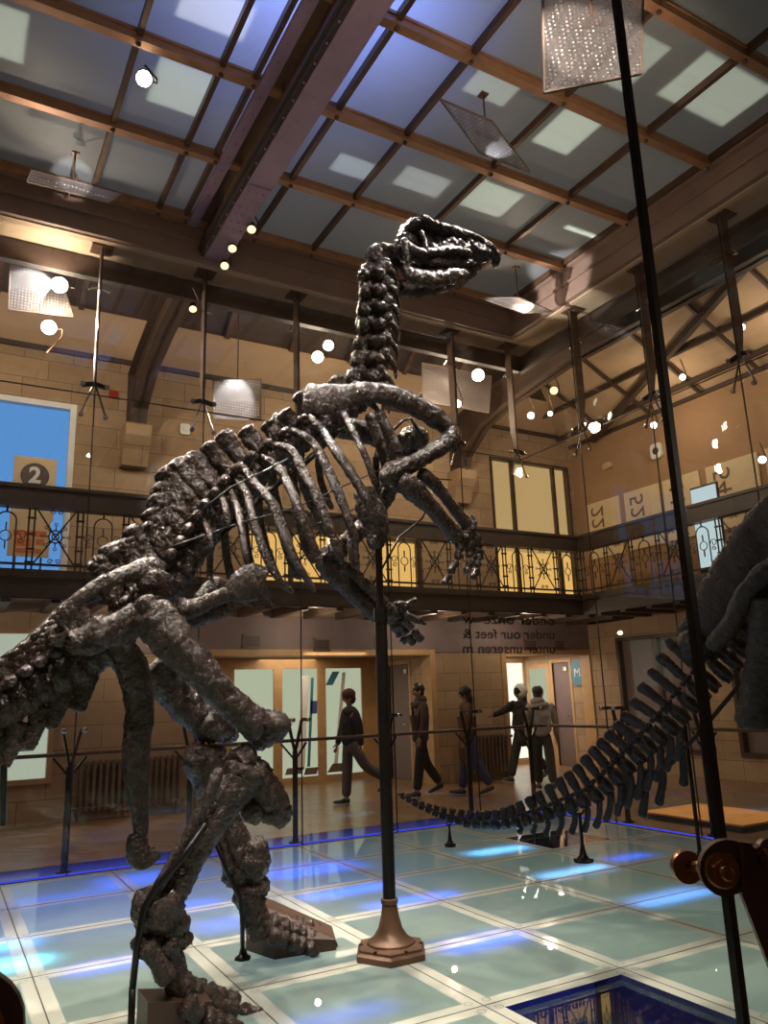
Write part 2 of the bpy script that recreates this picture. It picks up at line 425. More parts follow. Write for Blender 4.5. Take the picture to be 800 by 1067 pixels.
# glass floor of the case
NX = lambda i: -.344+.99564*i
NY = lambda j: 2.7817+.95506*j
XS = [NX(i) for i in range(-4, 8)] + [GX1-.04]; YS = [NY(j) for j in range(-2, 7)] + [GY1-.03]
clear = {(3, 0), (6, 4)}
fr, cl, bo, jl = MB(), MB(), MB(), MB()
bw = .075
for a in range(len(XS)-1):
    for b in range(len(YS)-1):
        x0, x1, y0, y1 = XS[a]+.003, XS[a+1]-.003, YS[b]+.003, YS[b+1]-.003
        key = (a-4, b-2)
        if y1-y0 < .2 or x1-x0 < .2:
            bo.add([(x0,y0,0),(x1,y0,0),(x1,y1,0),(x0,y1,0)], [(0,1,2,3)]); continue
        if key in clear: cl.box((x0+bw, y0+bw, -.03), (x1-bw, y1-bw, 0))
        else: fr.add([(x0+bw,y0+bw,0),(x1-bw,y0+bw,0),(x1-bw,y1-bw,0),(x0+bw,y1-bw,0)], [(0,1,2,3)])
        for (p, q, r_, s_) in ((x0,y0,x1,y0+bw),(x0,y1-bw,x1,y1),(x0,y0+bw,x0+bw,y1-bw),(x1-bw,y0+bw,x1,y1-bw)):
            bo.add([(p,q,0),(r_,q,0),(r_,s_,0),(p,s_,0)], [(0,1,2,3)])
        if -1 <= key[0] and x1 < 8:
            for (cx, cy) in ((x0+.055,y0+.055),(x1-.055,y0+.055),(x0+.055,y1-.055),(x1-.055,y1-.055)):
                n = 12; jl.add([(cx+rr*math.cos(2*PI*k/n), cy+rr*math.sin(2*PI*k/n), .0015) for rr in (.021,.024) for k in range(n)], [(k,(k+1)%n,n+(k+1)%n,n+k) for k in range(n)])
for x in XS[1:-1]: jl.box((x-.0035, YS[0], -.02), (x+.0035, YS[-1], .001))
for y in YS[1:-1]: jl.box((XS[0], y-.0035, -.02), (XS[-1], y+.0035, .0012))
struct(fr.build('floor_glass', 'floorglass'), 'frosted glass floor panels of the case')
struct(cl.build('floor_clear_glass', 'floorclear'), 'clear glass floor panels looking down to the level below')
struct(bo.build('floor_border', 'border'), 'pale bands along the glass floor joints')
struct(jl.build('floor_joint', 'jointline'), 'thin dark joints of the glass floor')
# the lower level seen through the clear panels
mb = MB().box((GX0-.4, GY0-.3, -3.3), (GX1+.4, GY1+.4, -3.2)).box((GX0-.4, GY1+.15, -3.2), (GX1+.4, GY1+.3, -.2)).box((GX0-.4, GY0-.3, -3.2), (GX1+.4, GY0-.15, -.2)).box((GX1+.15, GY0-.3, -3.2), (GX1+.3, GY1+.3, -.2)).box((GX0-.4, GY0-.3, -3.2), (GX0-.2, GY1+.3, -.2))
struct(mb.build('floor_lower', 'darkroom'), 'dark lower level under the glass floor')
for k, (x, y, w, d, h) in enumerate(((2.6, 4.9, 1.5, .5, 1.9), (4.2, 4.2, .5, 1.3, 1.2), (6.4, 8.0, 1.4, .5, 1.7))):
    t = empty('showcase', (x, y, -3.2), ['blue showcase far below the clear floor panel at the bottom right', 'low blue showcase below the clear floor panel, right of the taller one', 'blue showcase below the small clear panel under the dark tail'][k], 'showcase')
    MB().box((x-w/2, y-d/2, -3.2), (x+w/2, y+d/2, -3.2+h*.4)).build('base', 'darkroom', t)
    MB().box((x-w/2, y-d/2, -3.2+h*.4), (x+w/2, y+d/2, -3.2+h)).build('glass_box', 'case_blue', t)

# ---- walls
doorL = (-1.0, 1.53, 3.4, 6.25)
hb = [(.0, 1.5, .55, 2.72), (3.68, 7.97, 0, 2.33), (9.73, 11.98, 0, 2.33), doorL, (4.35, 6.05, 3.4, 4.5), (6.92, 7.85, 3.4, 4.5), (9.68, 11.85, 3.4, 6.44)]
w = holes_wall('y', WY, WY+.25, -8, WX+.2, 0, 7.15, hb).build('wall_back', 'stone'); struct(w, 'tan stone back wall of the galleries')
hr = [(9.6, 11.6, .4, 2.6), (6.6, 9.0, .4, 2.6)]
w = holes_wall('x', WX, WX+.2, -6, WY, 0, 3.1, hr).build('wall_right', 'stone_y'); struct(w, 'tan stone right wall below the balcony')
w = MB().box((WX, -6, 3.1), (WX+.2, WY, 6.95)).build('wall_right_upper', 'ochre'); struct(w, 'ochre right wall above the balcony')
struct(MB().box((-8.2, -6, 0), (-8, WY, 7.1)).build('wall_left', 'stone_y'))
struct(MB().box((-8, -6.2, 0), (WX, -6, 7.1)).build('wall_front', 'stone'))
# lintel band under the balcony
mb = MB().box((1.62, WY-.03, 2.36), (WX, WY-.001, 2.98)); struct(mb.build('wall_header', 'header'), 'dark mauve header band above the doorways')
# recess behind the first doorway
mb = MB().box((3.4, WY+.25, 2.4), (8.3, 14.8, 2.5)); mb.box((3.3, WY+.25, 0), (3.45, 14.8, 2.5)); mb.box((9.4, WY+.25, 2.4), (12.2, 14.8, 2.5)); mb.box((9.3, WY+.25, 0), (9.45, 14.8, 2.5)); mb.box((9.45, 14.8, 2.3), (13, 14.9, 2.5)); mb.box((3.4, 14.8, 2.3), (8.3, 14.9, 2.5))
struct(mb.build('ceiling_recess', 'plaster'), 'cream ceiling of the doorway recesses')
mb = holes_wall('x', 7.98, 8.18, WY+.25, 14.8, 0, 2.4, [(13.2, 14.0, 0, 2.2)])
struct(mb.build('wall_recess', 'stone_y'), 'stone side wall of the left doorway recess')
mb = holes_wall('x', 12.0, 12.2, WY+.25, 14.8, 0, 2.4, [(13.05, 13.6, 0, 2.2), (13.75, 14.5, 0, 2.2)])
struct(mb.build('wall_recess_right', 'stone_y'), 'stone side wall of the right doorway recess')
for nm, x, y0, y1, lab in (('door_1', 7.98, 13.2, 14.0, 'dark grey door in the side of the left recess'), ('door_2', 12.0, 13.05, 13.6, 'dark grey door in the side of the right recess')):
    d = MB().box((x+.04, y0, 0), (x+.08, y1, 2.2)).build(nm, 'header'); struct(d, lab)
    MB().box((x-.01, y0-.07, 0), (x+.06, y0, 2.27)).box((x-.01, y1, 0), (x+.06, y1+.07, 2.27)).box((x-.01, y0, 2.2), (x+.06, y1, 2.27)).build('door_frame', 'wood', d)
    MB().box((x+.01, y0+.1, 2.02), (x+.03, y0+.2, 2.1)).build('door_sign', 'white', d)
    MB().tube([(x, y0+.1, 1.05), (x-.03, y0+.1, 1.05), (x-.03, y0+.22, 1.05)], .012, 6).build('door_handle', 'chrome', d)
def glazed_door(nm, x0, x1, y, z1, mat, lab, stile=.08):
    fr_ = MB().box((x0, y-.05, 0), (x0+stile, y+.03, z1)).box((x1-stile, y-.05, 0), (x1, y+.03, z1)).box((x0+stile, y-.05, z1-stile*1.3), (x1-stile, y+.03, z1)).box((x0+stile, y-.05, 0), (x1-stile, y+.03, .12))
    d = fr_.build(nm, 'wood'); struct(d, lab)
    MB().box((x0+stile, y-.01, .12), (x1-stile, y+.01, z1-stile*1.3)).build('door_glass', mat, d)
    return d
g1 = glazed_door('door_3', 4.82, 5.80, 14.6, 2.3, 'doorglow', 'lit glazed door leaf, leftmost of the three by the man in the beanie', .09)
g2 = glazed_door('door_4', 5.80, 6.74, 14.6, 2.3, 'doorglow', 'lit glazed door leaf with floor graphics, middle of the three', .09)
g3 = glazed_door('door_5', 6.74, 7.74, 14.6, 2.3, 'doorglow', 'lit glazed door leaf behind the man in the beanie', .09)
MB().box((3.45, 14.55, 0), (4.82, 14.65, 2.4)).box((7.74, 14.55, 0), (7.98, 14.65, 2.4)).box((4.82, 14.55, 2.3), (7.74, 14.65, 2.4)).build('wall_recess_back', 'wood')
struct(bpy.data.objects['wall_recess_back'], 'light wood panelling round the three glazed doors')
# printed graphics on the glazed doors (pale rods and a blue and a teal patch)
def decal(par, x0, x1, z0, z1, sk, mat):
    MB().prism([(x0, 14.582, z0), (x1, 14.582, z0), (x1+sk, 14.582, z1), (x0+sk, 14.582, z1)], (0, -.004, 0)).build('door_graphic', mat, par)
decal(g2, 6.2, 6.36, .25, 2.05, .12, 'white'); decal(g2, 6.42, 6.48, .3, 2.0, .1, 'teal'); decal(g2, 6.5, 6.64, 1.3, 1.55, .01, 'case_blue'); decal(g2, 5.95, 6.3, .18, .3, .05, 'header'); decal(g2, 6.35, 6.62, .15, .28, .04, 'cast')
decal(g3, 7.0, 7.08, .3, 2.1, .22, 'white'); decal(g3, 6.84, 7.0, 1.85, 2.12, .16, 'teal'); decal(g3, 6.85, 7.25, .16, .32, .12, 'cast')
glazed_door('door_6', 11.3, 11.99, 14.6, 2.3, 'doorwhite', 'brightly lit white door leaf behind the woman in the dark coat', .035)
d7 = MB().box((12.0, 13.75, 0), (12.06, 13.82, 2.2)).box((12.0, 14.43, 0), (12.06, 14.5, 2.2)).box((12.0, 13.82, 2.1), (12.06, 14.43, 2.2)).box((12.0, 13.82, 0), (12.06, 14.43, .1)).build('door_7', 'wood'); struct(d7, 'pale glazed door leaf behind the person in the grey jacket')
MB().box((12.02, 13.82, .1), (12.04, 14.43, 2.1)).build('door_glass', 'doorglow', d7)
MB().box((9.45, 14.55, 0), (11.3, 14.65, 2.4)).box((11.3, 14.55, 2.3), (12.0, 14.65, 2.4)).build('wall_recess_back_right', 'plaster')
struct(bpy.data.objects['wall_recess_back_right'], 'cream end wall of the right recess')
# door linings on the face of the back wall
for i, (x0, x1) in enumerate(((3.68, 7.97), (9.73, 11.98))):
    mb = MB().box((x0-.1, WY-.035, 0), (x0+.012, WY+.262, 2.42)).box((x1-.012, WY-.035, 0), (min(x1+.1, 11.999), WY+.262, 2.42)).box((x0, WY-.035, 2.318), (x1, WY+.262, 2.42))
    struct(mb.build('trim_%d' % (i+1), 'wood'), ['wooden lining of the left doorway', 'wooden lining of the right doorway'][i])

def window(nm, x0, x1, z0, z1, mat, frame, bars, lab, fw=.07, axis='y', p=WY):
    def bx(mb, a0, a1, q0, q1, b0, b1):
        return mb.box((a0, p+q0, b0), (a1, p+q1, b1)) if axis == 'y' else mb.box((p+q0, a0, b0), (p+q1, a1, b1))
    mb = MB(); bx(mb, x0, x0+fw, -.03, .2, z0, z1); bx(mb, x1-fw, x1, -.03, .2, z0, z1); bx(mb, x0+fw, x1-fw, -.03, .2, z1-fw, z1); bx(mb, x0+fw, x1-fw, -.03, .2, z0, z0+fw)
    for b in bars: bx(mb, b-.035, b+.035, .02, .14, z0+fw, z1-fw)
    o = mb.build(nm, frame); struct(o, lab)
    g = MB(); bx(g, x0+fw, x1-fw, .1, .12, z0+fw, z1-fw); g.build('window_pane', mat, o); return o
window('window_1', .0, 1.5, .55, 2.72, 'leftglow', 'wood', [.0], 'lit window with wooden frame at the lower left')
MB().box((.25, WY+.06, 1.0), (1.2, WY+.09, 1.62)).build('picture_board', 'cream', bpy.data.objects['window_1']); MB().box((.7, WY+.055, 1.12), (1.15, WY+.06, 1.35)).box((.35, WY+.055, 1.3), (.6, WY+.06, 1.5)).build('picture_print', 'orangeboard', bpy.data.objects['window_1'])
window('window_2', doorL[0], doorL[1], 3.4, 6.25, 'bluedoor', 'white', [.18], 'tall dusk blue glazed opening behind the number two sign', .09)
window('window_3', 4.35, 6.05, 3.4, 4.5, 'bayglow', 'darkwood', [5.2], 'low lit opening behind the balustrade at the ribs', .05)
window('window_4', 6.92, 7.85, 3.4, 4.5, 'bayglow', 'darkwood', [], 'low lit opening behind the balustrade by the tall pole', .05)
window('window_5', 9.68, 11.85, 3.4, 6.44, 'windowglow', 'darkwood', [10.3, 11.45], 'tall lit window with two mullions at the right end of the back wall', .05)
MB().box((9.75, WY+.09, 3.45), (11.8, WY+.099, 4.45)).build('lit_panel', 'bayglow', bpy.data.objects['window_5'])
window('window_6', 9.6, 11.6, .4, 2.6, 'header', 'darkwood', [10.6], 'dark window in the right wall below the balcony', .07, 'x', WX)
window('window_7', 6.6, 9.0, .4, 2.6, 'header', 'darkwood', [7.8], 'dark window further right below the balcony', .07, 'x', WX)
# cornices and corbels
MB().box((-8, WY-.05, 7.08), (WX, WY+.2, 7.16)).build('trim_3', 'truss'); struct(bpy.data.objects['trim_3'], 'dark line at the top of the back wall')
MB().box((WX-.05, -6, 6.88), (WX+.1, WY, 6.96)).build('trim_4', 'truss'); struct(bpy.data.objects['trim_4'], 'dark line at the top of the right wall')

# ---- balconies
mb = MB().box((-8, BY+.06, 3.08), (WX, WY, 3.36)).box((BX+.06, -6, 3.08), (WX, BY+.06, 3.36))
struct(mb.build('balcony_floor', 'fascia'), 'balcony slab round the hall')
mb = MB().box((-8, BY, 2.98), (BX+.06, BY+.06, 3.37)).box((BX, -6, 2.98), (BX+.06, BY, 3.37)).box((-8, BY-.035, 3.26), (BX-.035, BY, 3.35)).box((BX-.035, -6, 3.26), (BX, BY, 3.35)).box((-8, BY-.02, 3.0), (BX-.02, BY, 3.06)).box((BX-.02, -6, 3.0), (BX, BY, 3.06))
struct(mb.build('balcony_fascia', 'darkwood'), 'dark moulded edge of the balcony')
mb = MB()
for k in range(26): mb.box((-3.0+.6*k, BY+.06, 2.94), (-2.88+.6*k, WY-.04, 3.08))
for k in range(24): mb.box((BX+.06, 10.6-.6*k, 2.94), (WX-.01, 10.72-.6*k, 3.08))
struct(mb.build('balcony_joist', 'truss'), 'joists under the balcony')

# ---- roof and laylight
def rz(d): return 7.12+.6*d
mb = MB().prism([(-8, WY+.1, 7.1), (-8, WY-.75, rz(.75)), (-8, WY-.75, rz(.75)+.1), (-8, WY+.1, 7.2)], (21, 0, 0))
mb.prism([(WX+.1, -6, 6.92), (WX-1.9, -6, 6.92+.95), (WX-1.9, -6, 6.92+1.05), (WX+.1, -6, 7.02)], (0, WY+6, 0))
struct(mb.build('ceiling', 'plaster'), 'cream sloped plaster ceiling of the galleries')
mb = MB().prism([(-8, WY-.75, rz(.75)), (-8, 8.9, 9.6), (-8, 8.9, 9.7), (-8, WY-.75, rz(.75)+.1)], (19.5, 0, 0))
mb.prism([(WX-1.9, -6, 7.87), (7.6, -6, 9.9), (7.6, -6, 10.0), (WX-1.9, -6, 7.97)], (0, WY+6, 0))
mb.box((-8, -6, 9.7), (7.7, 8.95, 9.8))
struct(mb.build('ceiling_roof', 'truss'), 'dark sloping roof above the galleries')
mb = MB()
for k in range(14): mb.bar((-5.5+1.15*k, WY-.8, rz(.8)-.06), (-5.5+1.15*k, 9.0, 9.44), .08, .14)
for y in (10.9, 10.1): mb.bar((-8, y, 7.12+.74*(WY-y)-.1), (9.3, y, 7.12+.74*(WY-y)-.1), .1, .16)
struct(mb.build('ceiling_rafter', 'bronze'), 'rafters of the dark back roof')
# purlins, rafters and a diagonal brace below the right slope
def rs(x): return 6.92+.5*(WX-x)-.05
mb = MB()
for x in (11.62, 10.95): mb.bar((x, -2, rs(x)), (x, WY, rs(x)), .07, .09)
for y in (11.2, 10.0, 8.8, 7.6, 6.4): mb.bar((11.9, y, rs(11.9)), (10.1, y, rs(10.1)), .05, .06)
mb.bar((11.9, 11.6, rs(11.9)-.06), (9.9, 5.8, rs(9.9)-.06), .1, .14); mb.bar((11.9, 5.4, rs(11.9)-.06), (9.9, -.4, rs(9.9)-.06), .1, .14)
struct(mb.build('ceiling_brace', 'truss'), 'dark purlins and diagonal brace below the right ceiling slope')
# perimeter beam
def per(y0, y1, x0, x1, mb): mb.box((x0, y0, 6.9), (x1, y1, 7.44))
mb = MB().box((-8, 8.44, 6.88), (7.72, 8.92, 7.5)).box((7.16, -6, 6.88), (7.72, 8.44, 7.5))
mb.box((-8, 8.4, 7.1), (7.14, 8.44, 7.13)).box((7.12, -6, 7.1), (7.16, 8.44, 7.13)).box((-8, 8.36, 7.3), (7.1, 8.44, 7.42)).box((7.08, -6, 7.3), (7.16, 8.40, 7.42))
struct(mb.build('ceiling_beam', 'fascia'), 'brown perimeter beam carrying the glass hangers')
mb = MB().box((-8, 8.5, 6.862), (7.68, 8.9, 6.879)).box((7.24, -6, 6.862), (7.68, 8.5, 6.879))
struct(mb.build('ceiling_soffit', 'plaster'), 'pale soffit under the perimeter beam')
mb = MB().box((-8, 8.92, 6.6), (7.76, 9.02, 6.86)).box((7.72, -6, 6.6), (7.8, 9.02, 6.86))
struct(mb.build('ceiling_beam_outer', 'truss'), 'dark outer beam behind the hangers')
# main beam
bx = 2.42
mb = MB().box((bx-.02, -6, 6.95), (bx+.02, 8.44, 7.36)).box((bx-.24, -6, 7.33), (bx+.26, 8.4, 7.37)).box((bx-.05, -6, 6.96), (bx+.05, 8.44, 7.06))
b = mb.build('ceiling_main_beam', 'beam_in'); struct(b, 'riveted main beam across the laylight')
MB().box((bx-.03, -6, 6.92), (bx+.24, 8.44, 6.95)).box((bx-.26, -6, 7.28), (bx-.14, 8.4, 7.33)).build('flange', 'beam', b)
MB().box((bx-.075, -6, 6.935), (bx-.03, 8.44, 7.02)).box((bx-.11, -6, 6.99), (bx-.075, 8.44, 7.04)).build('angle_iron', 'truss', b)
mb = MB()
for k in range(60):
    y = 8.2-.24*k
    if y < -1: break
    mb.blob((bx-.055, y, 6.93), .013, n=6, m=4, amp=0); mb.blob((bx-.2, y, 7.275), .014, n=6, m=4, amp=0)
for k in range(6):
    for x in (bx+.02, bx+.1, bx+.18): mb.blob((x, 6.95+.15*k, 6.908), .013, n=6, m=4, amp=0)
mb.box((bx-.02, 6.85, 6.91), (bx+.23, 7.85, 6.92)); mb.build('rivet', 'beam', b)
# laylight bars and panes
mb = MB(); rowsY = [8.34-1.2*k for k in range(12)]
for y in rowsY: mb.box((-6, y-.045, 7.29), (7.1, y+.045, 7.4)); mb.box((-6, y-.06, 7.37), (7.1, y+.06, 7.4))
struct(mb.build('ceiling_bar', 'copper'), 'copper brown bars of the laylight')
mb = MB(); mull = [-4.6, -3.45, -2.3, -1.2, -.1, 1.05, 1.8, 2.12, 3.0, 3.8, 4.93, 6.08, 7.06]
for x in mull: mb.box((x-.025, -6, 7.33), (x+.025, 8.34, 7.41))
for x in mull:
    for y in rowsY: mb.blob((x, y-.0, 7.285), .026, n=8, m=5, amp=0)
struct(mb.build('ceiling_mullion', 'bronze'), 'thin mullions of the laylight')
mb = MB()
for i in range(len(rowsY)-1):
    ms = [-6]+mull
    for j in range(len(ms)-1):
        x0, x1, y1, y0 = ms[j]+.01, ms[j+1]-.01, rowsY[i]-.01, rowsY[i+1]+.01
        mb.add([(x0,y0,7.41),(x1,y0,7.41),(x1,y1,7.41),(x0,y1,7.41)], [(0,1,2,3)])
struct(mb.build('ceiling_glass', 'lay'), 'frosted laylight panes')
# arch trusses standing on corbels
def truss(nm, x, lab):
    pts_o = [(WY, 5.95), (WY, 6.95), (11.9, 7.12), (11.0, 7.3), (8.9, 7.34), (-6, 7.34)]
    pts_i = [(WY-.34, 5.95), (WY-.42, 6.2), (11.35, 6.62), (10.5, 6.8), (8.9, 6.95), (-6, 6.95)]
    mb = MB()
    def web(po, pi, w):
        for k in range(len(po)-1):
            q = [po[k], po[k+1], pi[k+1], pi[k]]
            if po[k+1][0] < 8 and x < 7: continue
            mb.prism([(x-w/2, a, z) for a, z in q], (w, 0, 0))
    web(pts_o, pts_i, .06)
    web([(a, z) for a, z in pts_i], [(a+.03, z+.03) for a, z in pts_i], .26)
    web(pts_o, [(a-.03, z-.03) for a, z in pts_o], .26)
    o = mb.build(nm, 'truss'); struct(o, lab)
    c = MB().prism([(x-.2, WY, 5.95), (x-.2, WY-.42, 5.95), (x-.2, WY-.42, 5.75), (x-.2, WY-.28, 5.55), (x-.2, WY-.2, 5.3), (x-.2, WY, 5.3)], (.4, 0, 0)).build('corbel', 'stone', o)
truss('ceiling_truss', 2.42, 'dark arched truss on a stone corbel at the left of the back wall')
truss('ceiling_truss_right', 8.8, 'dark arched truss on a stone corbel at the right of the back wall')

# ---- glass case walls
JX = [1.24-1.24*5+1.24*k for k in range(0, 10)] + [GX1]
JY = [GY1-1.24*k for k in range(0, 7)] 
def panes(nm, segs, axis, p, zs, lab, mat='glass', seal=.012):
    mb = MB(); sl = MB()
    for i in range(len(segs)-1):
        a0, a1 = sorted((segs[i], segs[i+1]))
        for j in range(len(zs)-1):
            lo, hi = (a0+.006, p-.005, zs[j]+.005), (a1-.006, p+.005, zs[j+1]-.005)
            if axis == 'x': lo, hi = (p-.005, a0+.006, zs[j]+.005), (p+.005, a1-.006, zs[j+1]-.005)
            mb.box(lo, hi)
    for a in segs[1:-1]:
        if axis == 'y': sl.box((a-seal/2, p-.006, zs[0]), (a+seal/2, p+.006, zs[-1]))
        else: sl.box((p-.006, a-seal/2, zs[0]), (p+.006, a+seal/2, zs[-1]))
    for z in zs[1:-1]:
        a0, a1 = min(segs), max(segs)
        if axis == 'y': sl.box((a0, p-.006, z-.006), (a1, p+.006, z+.006))
        else: sl.box((p-.006, a0, z-.006), (p+.006, a1, z+.006))
    o = mb.build(nm, mat); struct(o, lab); sl.build('glass_seal', 'seal', o); return o
panes('wall_glass_back', JX, 'y', GY1, [0, 4.98, 6.86], 'far glass wall of the case')
panes('wall_glass_right', [GY1]+JY[1:]+[GY0], 'x', GX1, [0, 4.98, 6.86], 'right glass wall of the case')
panes('wall_glass_front', [-5.23, -3.99, -2.75, -1.51, -.27, .97, 2.21, 3.45, 4.69, 5.93, GX1], 'y', GY0, [0, 4.98, 6.86], 'near glass wall of the case, in front of the camera', 'glass_near', .0125)
# ================================================================== THINGS ON THE GLASS CASE
def clamp(c, n, mat='chrome', r=.027):
    return MB().lathe([(r*.6,-.03),(r,-.025),(r,.005),(r*.55,.012)], 12, c, n)
def hanger_parts(t, o, nrm, tang, ztop=6.86, zbot=5.12):
    """t: root; o: joint on the glass; nrm: outward; tang: along the glass"""
    n, k = V(nrm), V(tang); p = V((o[0], o[1], 0))
    f = MB(); a = p + n*.03; b = p + n*.16
    f.prism([a-k*.012+V((0,0,ztop)), b-k*.012+V((0,0,ztop)), b-k*.012+V((0,0,zbot+.35)), a+n*.05-k*.012+V((0,0,zbot)), a-k*.012+V((0,0,zbot))], k*.024)
    f.build('fin', 'bronze', t)
    c = p + n*.1; MB().box(*[[min(x, y) for x, y in zip(c-k*.12-n*.12+V((0,0,ztop-.018)), c+k*.12+n*.1+V((0,0,ztop)))], [max(x, y) for x, y in zip(c-k*.12-n*.12+V((0,0,ztop-.018)), c+k*.12+n*.1+V((0,0,ztop)))]]).build('head_plate', 'bronze', t)
    sp = MB(); hub = p + n*.07 + V((0,0,zbot+.02))
    for s in (-1, 1):
        sp.bar(hub, p + n*.05 + k*s*.13 + V((0,0,zbot-.02)), .03, .05)
    sp.build('clamp_arm', 'iron', t)
    rod = MB()
    for s in (-1, 1): rod.tube([hub, p + n*.05 + k*s*.05 + V((0,0,zbot-.12)), p + n*.04 + k*s*.13 + V((0,0,zbot-.36))], .012, 6)
    rod.build('brace_rod', 'chrome', t)
    for s in (-1, 1):
        for dz in (-.02, -.38): clamp(p + n*.03 + k*s*.13 + V((0,0,zbot+dz)), n).build('clamp', 'chrome', t)
    br = MB().tube([p + n*.1 + V((0,0,6.35)), p + n*.1 - k*.12 + V((0,0,6.32))], .012, 6)
    br.tube([p+n*.1-k*.12+V((0,0,6.32)), p+n*.02-k*.12+V((0,0,6.35))], .012, 6); br.tube([p + n*.1 + V((0,0,6.35)), p + n*.1 + k*.12 + V((0,0,6.32))], .012, 6)
    br.build('upper_arm', 'chrome', t)
hx = [x for x in JX if x > 0]
hlab = ['brown steel glazing hanger left of the arched truss', 'brown steel glazing hanger beside the spotlights on the main beam', 'brown steel glazing hanger behind the shoulder blade, left of the neck',
        'brown steel glazing hanger just right of the neck', 'brown steel glazing hanger beside the bright round lamp under the skull', 'brown steel glazing hanger at the far corner of the case']
for i, x in enumerate(hx):
    t = empty('glazing_hanger', (x, GY1, 6.86), hlab[i], 'hanger', 'hangers of the far glass wall')
    hanger_parts(t, (min(x, GX1-.03), GY1), (0,1,0), (1,0,0))
hl2 = ['brown steel glazing hanger on the right glass wall next to the corner', 'brown steel glazing hanger on the right glass wall, second from the corner', 'brown steel glazing hanger on the right glass wall nearest the right picture edge']
for i, y in enumerate(JY[1:4]):
    t = empty('glazing_hanger', (GX1, y, 6.86), hl2[i], 'hanger', 'hangers of the right glass wall')
    hanger_parts(t, (GX1, y), (1,0,0), (0,1,0))

def post_parts(t, o, nrm, tang, h=1.36):
    n, k = V(nrm), V(tang); p = V((o[0], o[1], 0)) + n*.2
    MB().tube([p, p+V((0,0,1.0))], .033, 8).build('post', 'iron', t)
    MB().lathe([(.075,0),(.075,.012),(.04,.02),(.036,.04)], 12, p).build('foot', 'iron', t)
    for s in (-1, 1):
        e = V((o[0], o[1], h)) + n*.06 + k*s*.1
        MB().bar(p+V((0,0,.98)), p + k*s*.09 + V((0,0,h)), .04, .026).bar(p + k*s*.09 + V((0,0,h)), e, .026, .04).build('arm', 'iron', t)
        clamp(V((o[0], o[1], h)) + n*.03 + k*s*.1, n).build('clamp', 'chrome', t)
    MB().bar(p+V((0,0,.9)), p + k*.16 + n*.04 + V((0,0,1.09)), .022, .022).bar(p+V((0,0,.9)), p - k*.16 + n*.04 + V((0,0,1.09)), .022, .022).build('rail_bracket', 'iron', t)
plab = ['black forked post outside the far glass, left of the radiator', 'black forked post outside the far glass, right of the radiator', 'black forked post outside the far glass, left of the man in the beanie',
        'black forked post outside the far glass, behind the tall support pole', 'black forked post outside the far glass, in front of the long haired woman', 'black forked post at the far corner of the case']
for i, x in enumerate(hx):
    t = empty('glazing_post', (x, GY1, 0), plab[i], 'post', 'posts of the far glass wall'); post_parts(t, (min(x, GX1-.06), GY1), (0,1,0), (1,0,0))
pl2 = ['black forked post outside the right glass, nearest the far corner', 'black forked post outside the right glass behind the dark tail bones', 'black forked post outside the right glass beside the orange slab']
for i, y in enumerate(JY[1:4]):
    t = empty('glazing_post', (GX1, y, 0), pl2[i], 'post', 'posts of the right glass wall'); post_parts(t, (GX1, y), (1,0,0), (0,1,0))
t = tag(MB().tube([(-5, GY1+.25, 1.12), (GX1+.25, GY1+.25, 1.12), (GX1+.25, GY1+.2, 1.12)], .02, 8).build('guard_rail', 'bronze', smooth=True), 'brown tubular guard rail along the outside of the far glass', 'rail')
t = tag(MB().tube([(GX1+.25, GY1+.1, 1.12), (GX1+.25, 1.0, 1.12)], .02, 8).build('guard_rail', 'bronze', smooth=True), 'brown tubular guard rail along the outside of the right glass', 'rail')

# bolted bracket in front of the near glass at the lower right
NB = V((.6, .8, 0)); OB = at(752, 905, y=GY0-.1)          # the bracket plate stands askew to the pane
def near_pt(u, v, k=0):
    d = ray(u, v); return CAM + d*((OB-NB*k-CAM).dot(NB)/d.dot(NB))
t = empty('glass_fitting', OB, 'rust brown bolted glass bracket in the lower right foreground', 'bracket')
poly = [near_pt(758+29*math.cos(PI*.5+PI*k/14), 905-30*math.sin(PI*.5+PI*k/14)) for k in range(15)]
poly += [near_pt(u, v) for u, v in ((772,930),(800,1003),(835,1090),(900,1090),(826,962),(786,880))]
MB().prism(poly, NB*.014).build('arm_plate', 'bracket', t)
MB().bar(near_pt(771,877,.002), near_pt(776,931,.002), .006, .008, NB).bar(near_pt(787,881,.006), near_pt(905,1088,.006), .007, .02, NB).build('flange', 'bracket', t)
c_ = near_pt(752, 906)
MB().lathe([(.0215,0),(.0215,.004),(.019,.006)], 20, c_, -NB).build('washer', 'gold', t, True, .6)
MB().lathe([(.0145,.004),(.0145,.015)], 6, c_, -NB).lathe([(.0085,.015),(.0085,.026),(.006,.028)], 14, c_, -NB).build('hex_nut', 'gold', t)
for k, (u, v, r_) in enumerate(((713, 902, .021), (799, 888, .021))):
    c = at(u, v, y=GY0-.024)
    MB().lathe([(r_*.5,-.004),(r_*.95,0),(r_,.006),(r_*.95,.012),(r_*.45,.015)], 24, c, (-.5,-1,.0)).build('clamp_disc', 'gold' if k == 0 else 'bronze', t, True, .6)
    MB().tube([c+V((0,-.005,0)), near_pt(745, 905) + NB*.012], .007, 10).build('spindle', 'gold', t, True)
t = empty('glass_fitting', (.045, GY0-.03, 1.36), 'rust brown clamp disc cut off at the lower left corner', 'bracket')
c = V((.035, GY0-.012, 1.352))
MB().lathe([(.03,-.004),(.048,0),(.05,.008),(.048,.014),(.036,.016)], 26, c, (0,-1,0)).build('clamp_disc', 'bracket', t, True, .6)
MB().lathe([(.034,.016),(.034,.022),(.026,.025)], 22, c, (0,-1,0)).build('washer', 'gold', t)
MB().lathe([(.02,.022),(.02,.04)], 6, c, (0,-1,0)).build('hex_nut', 'gold', t)

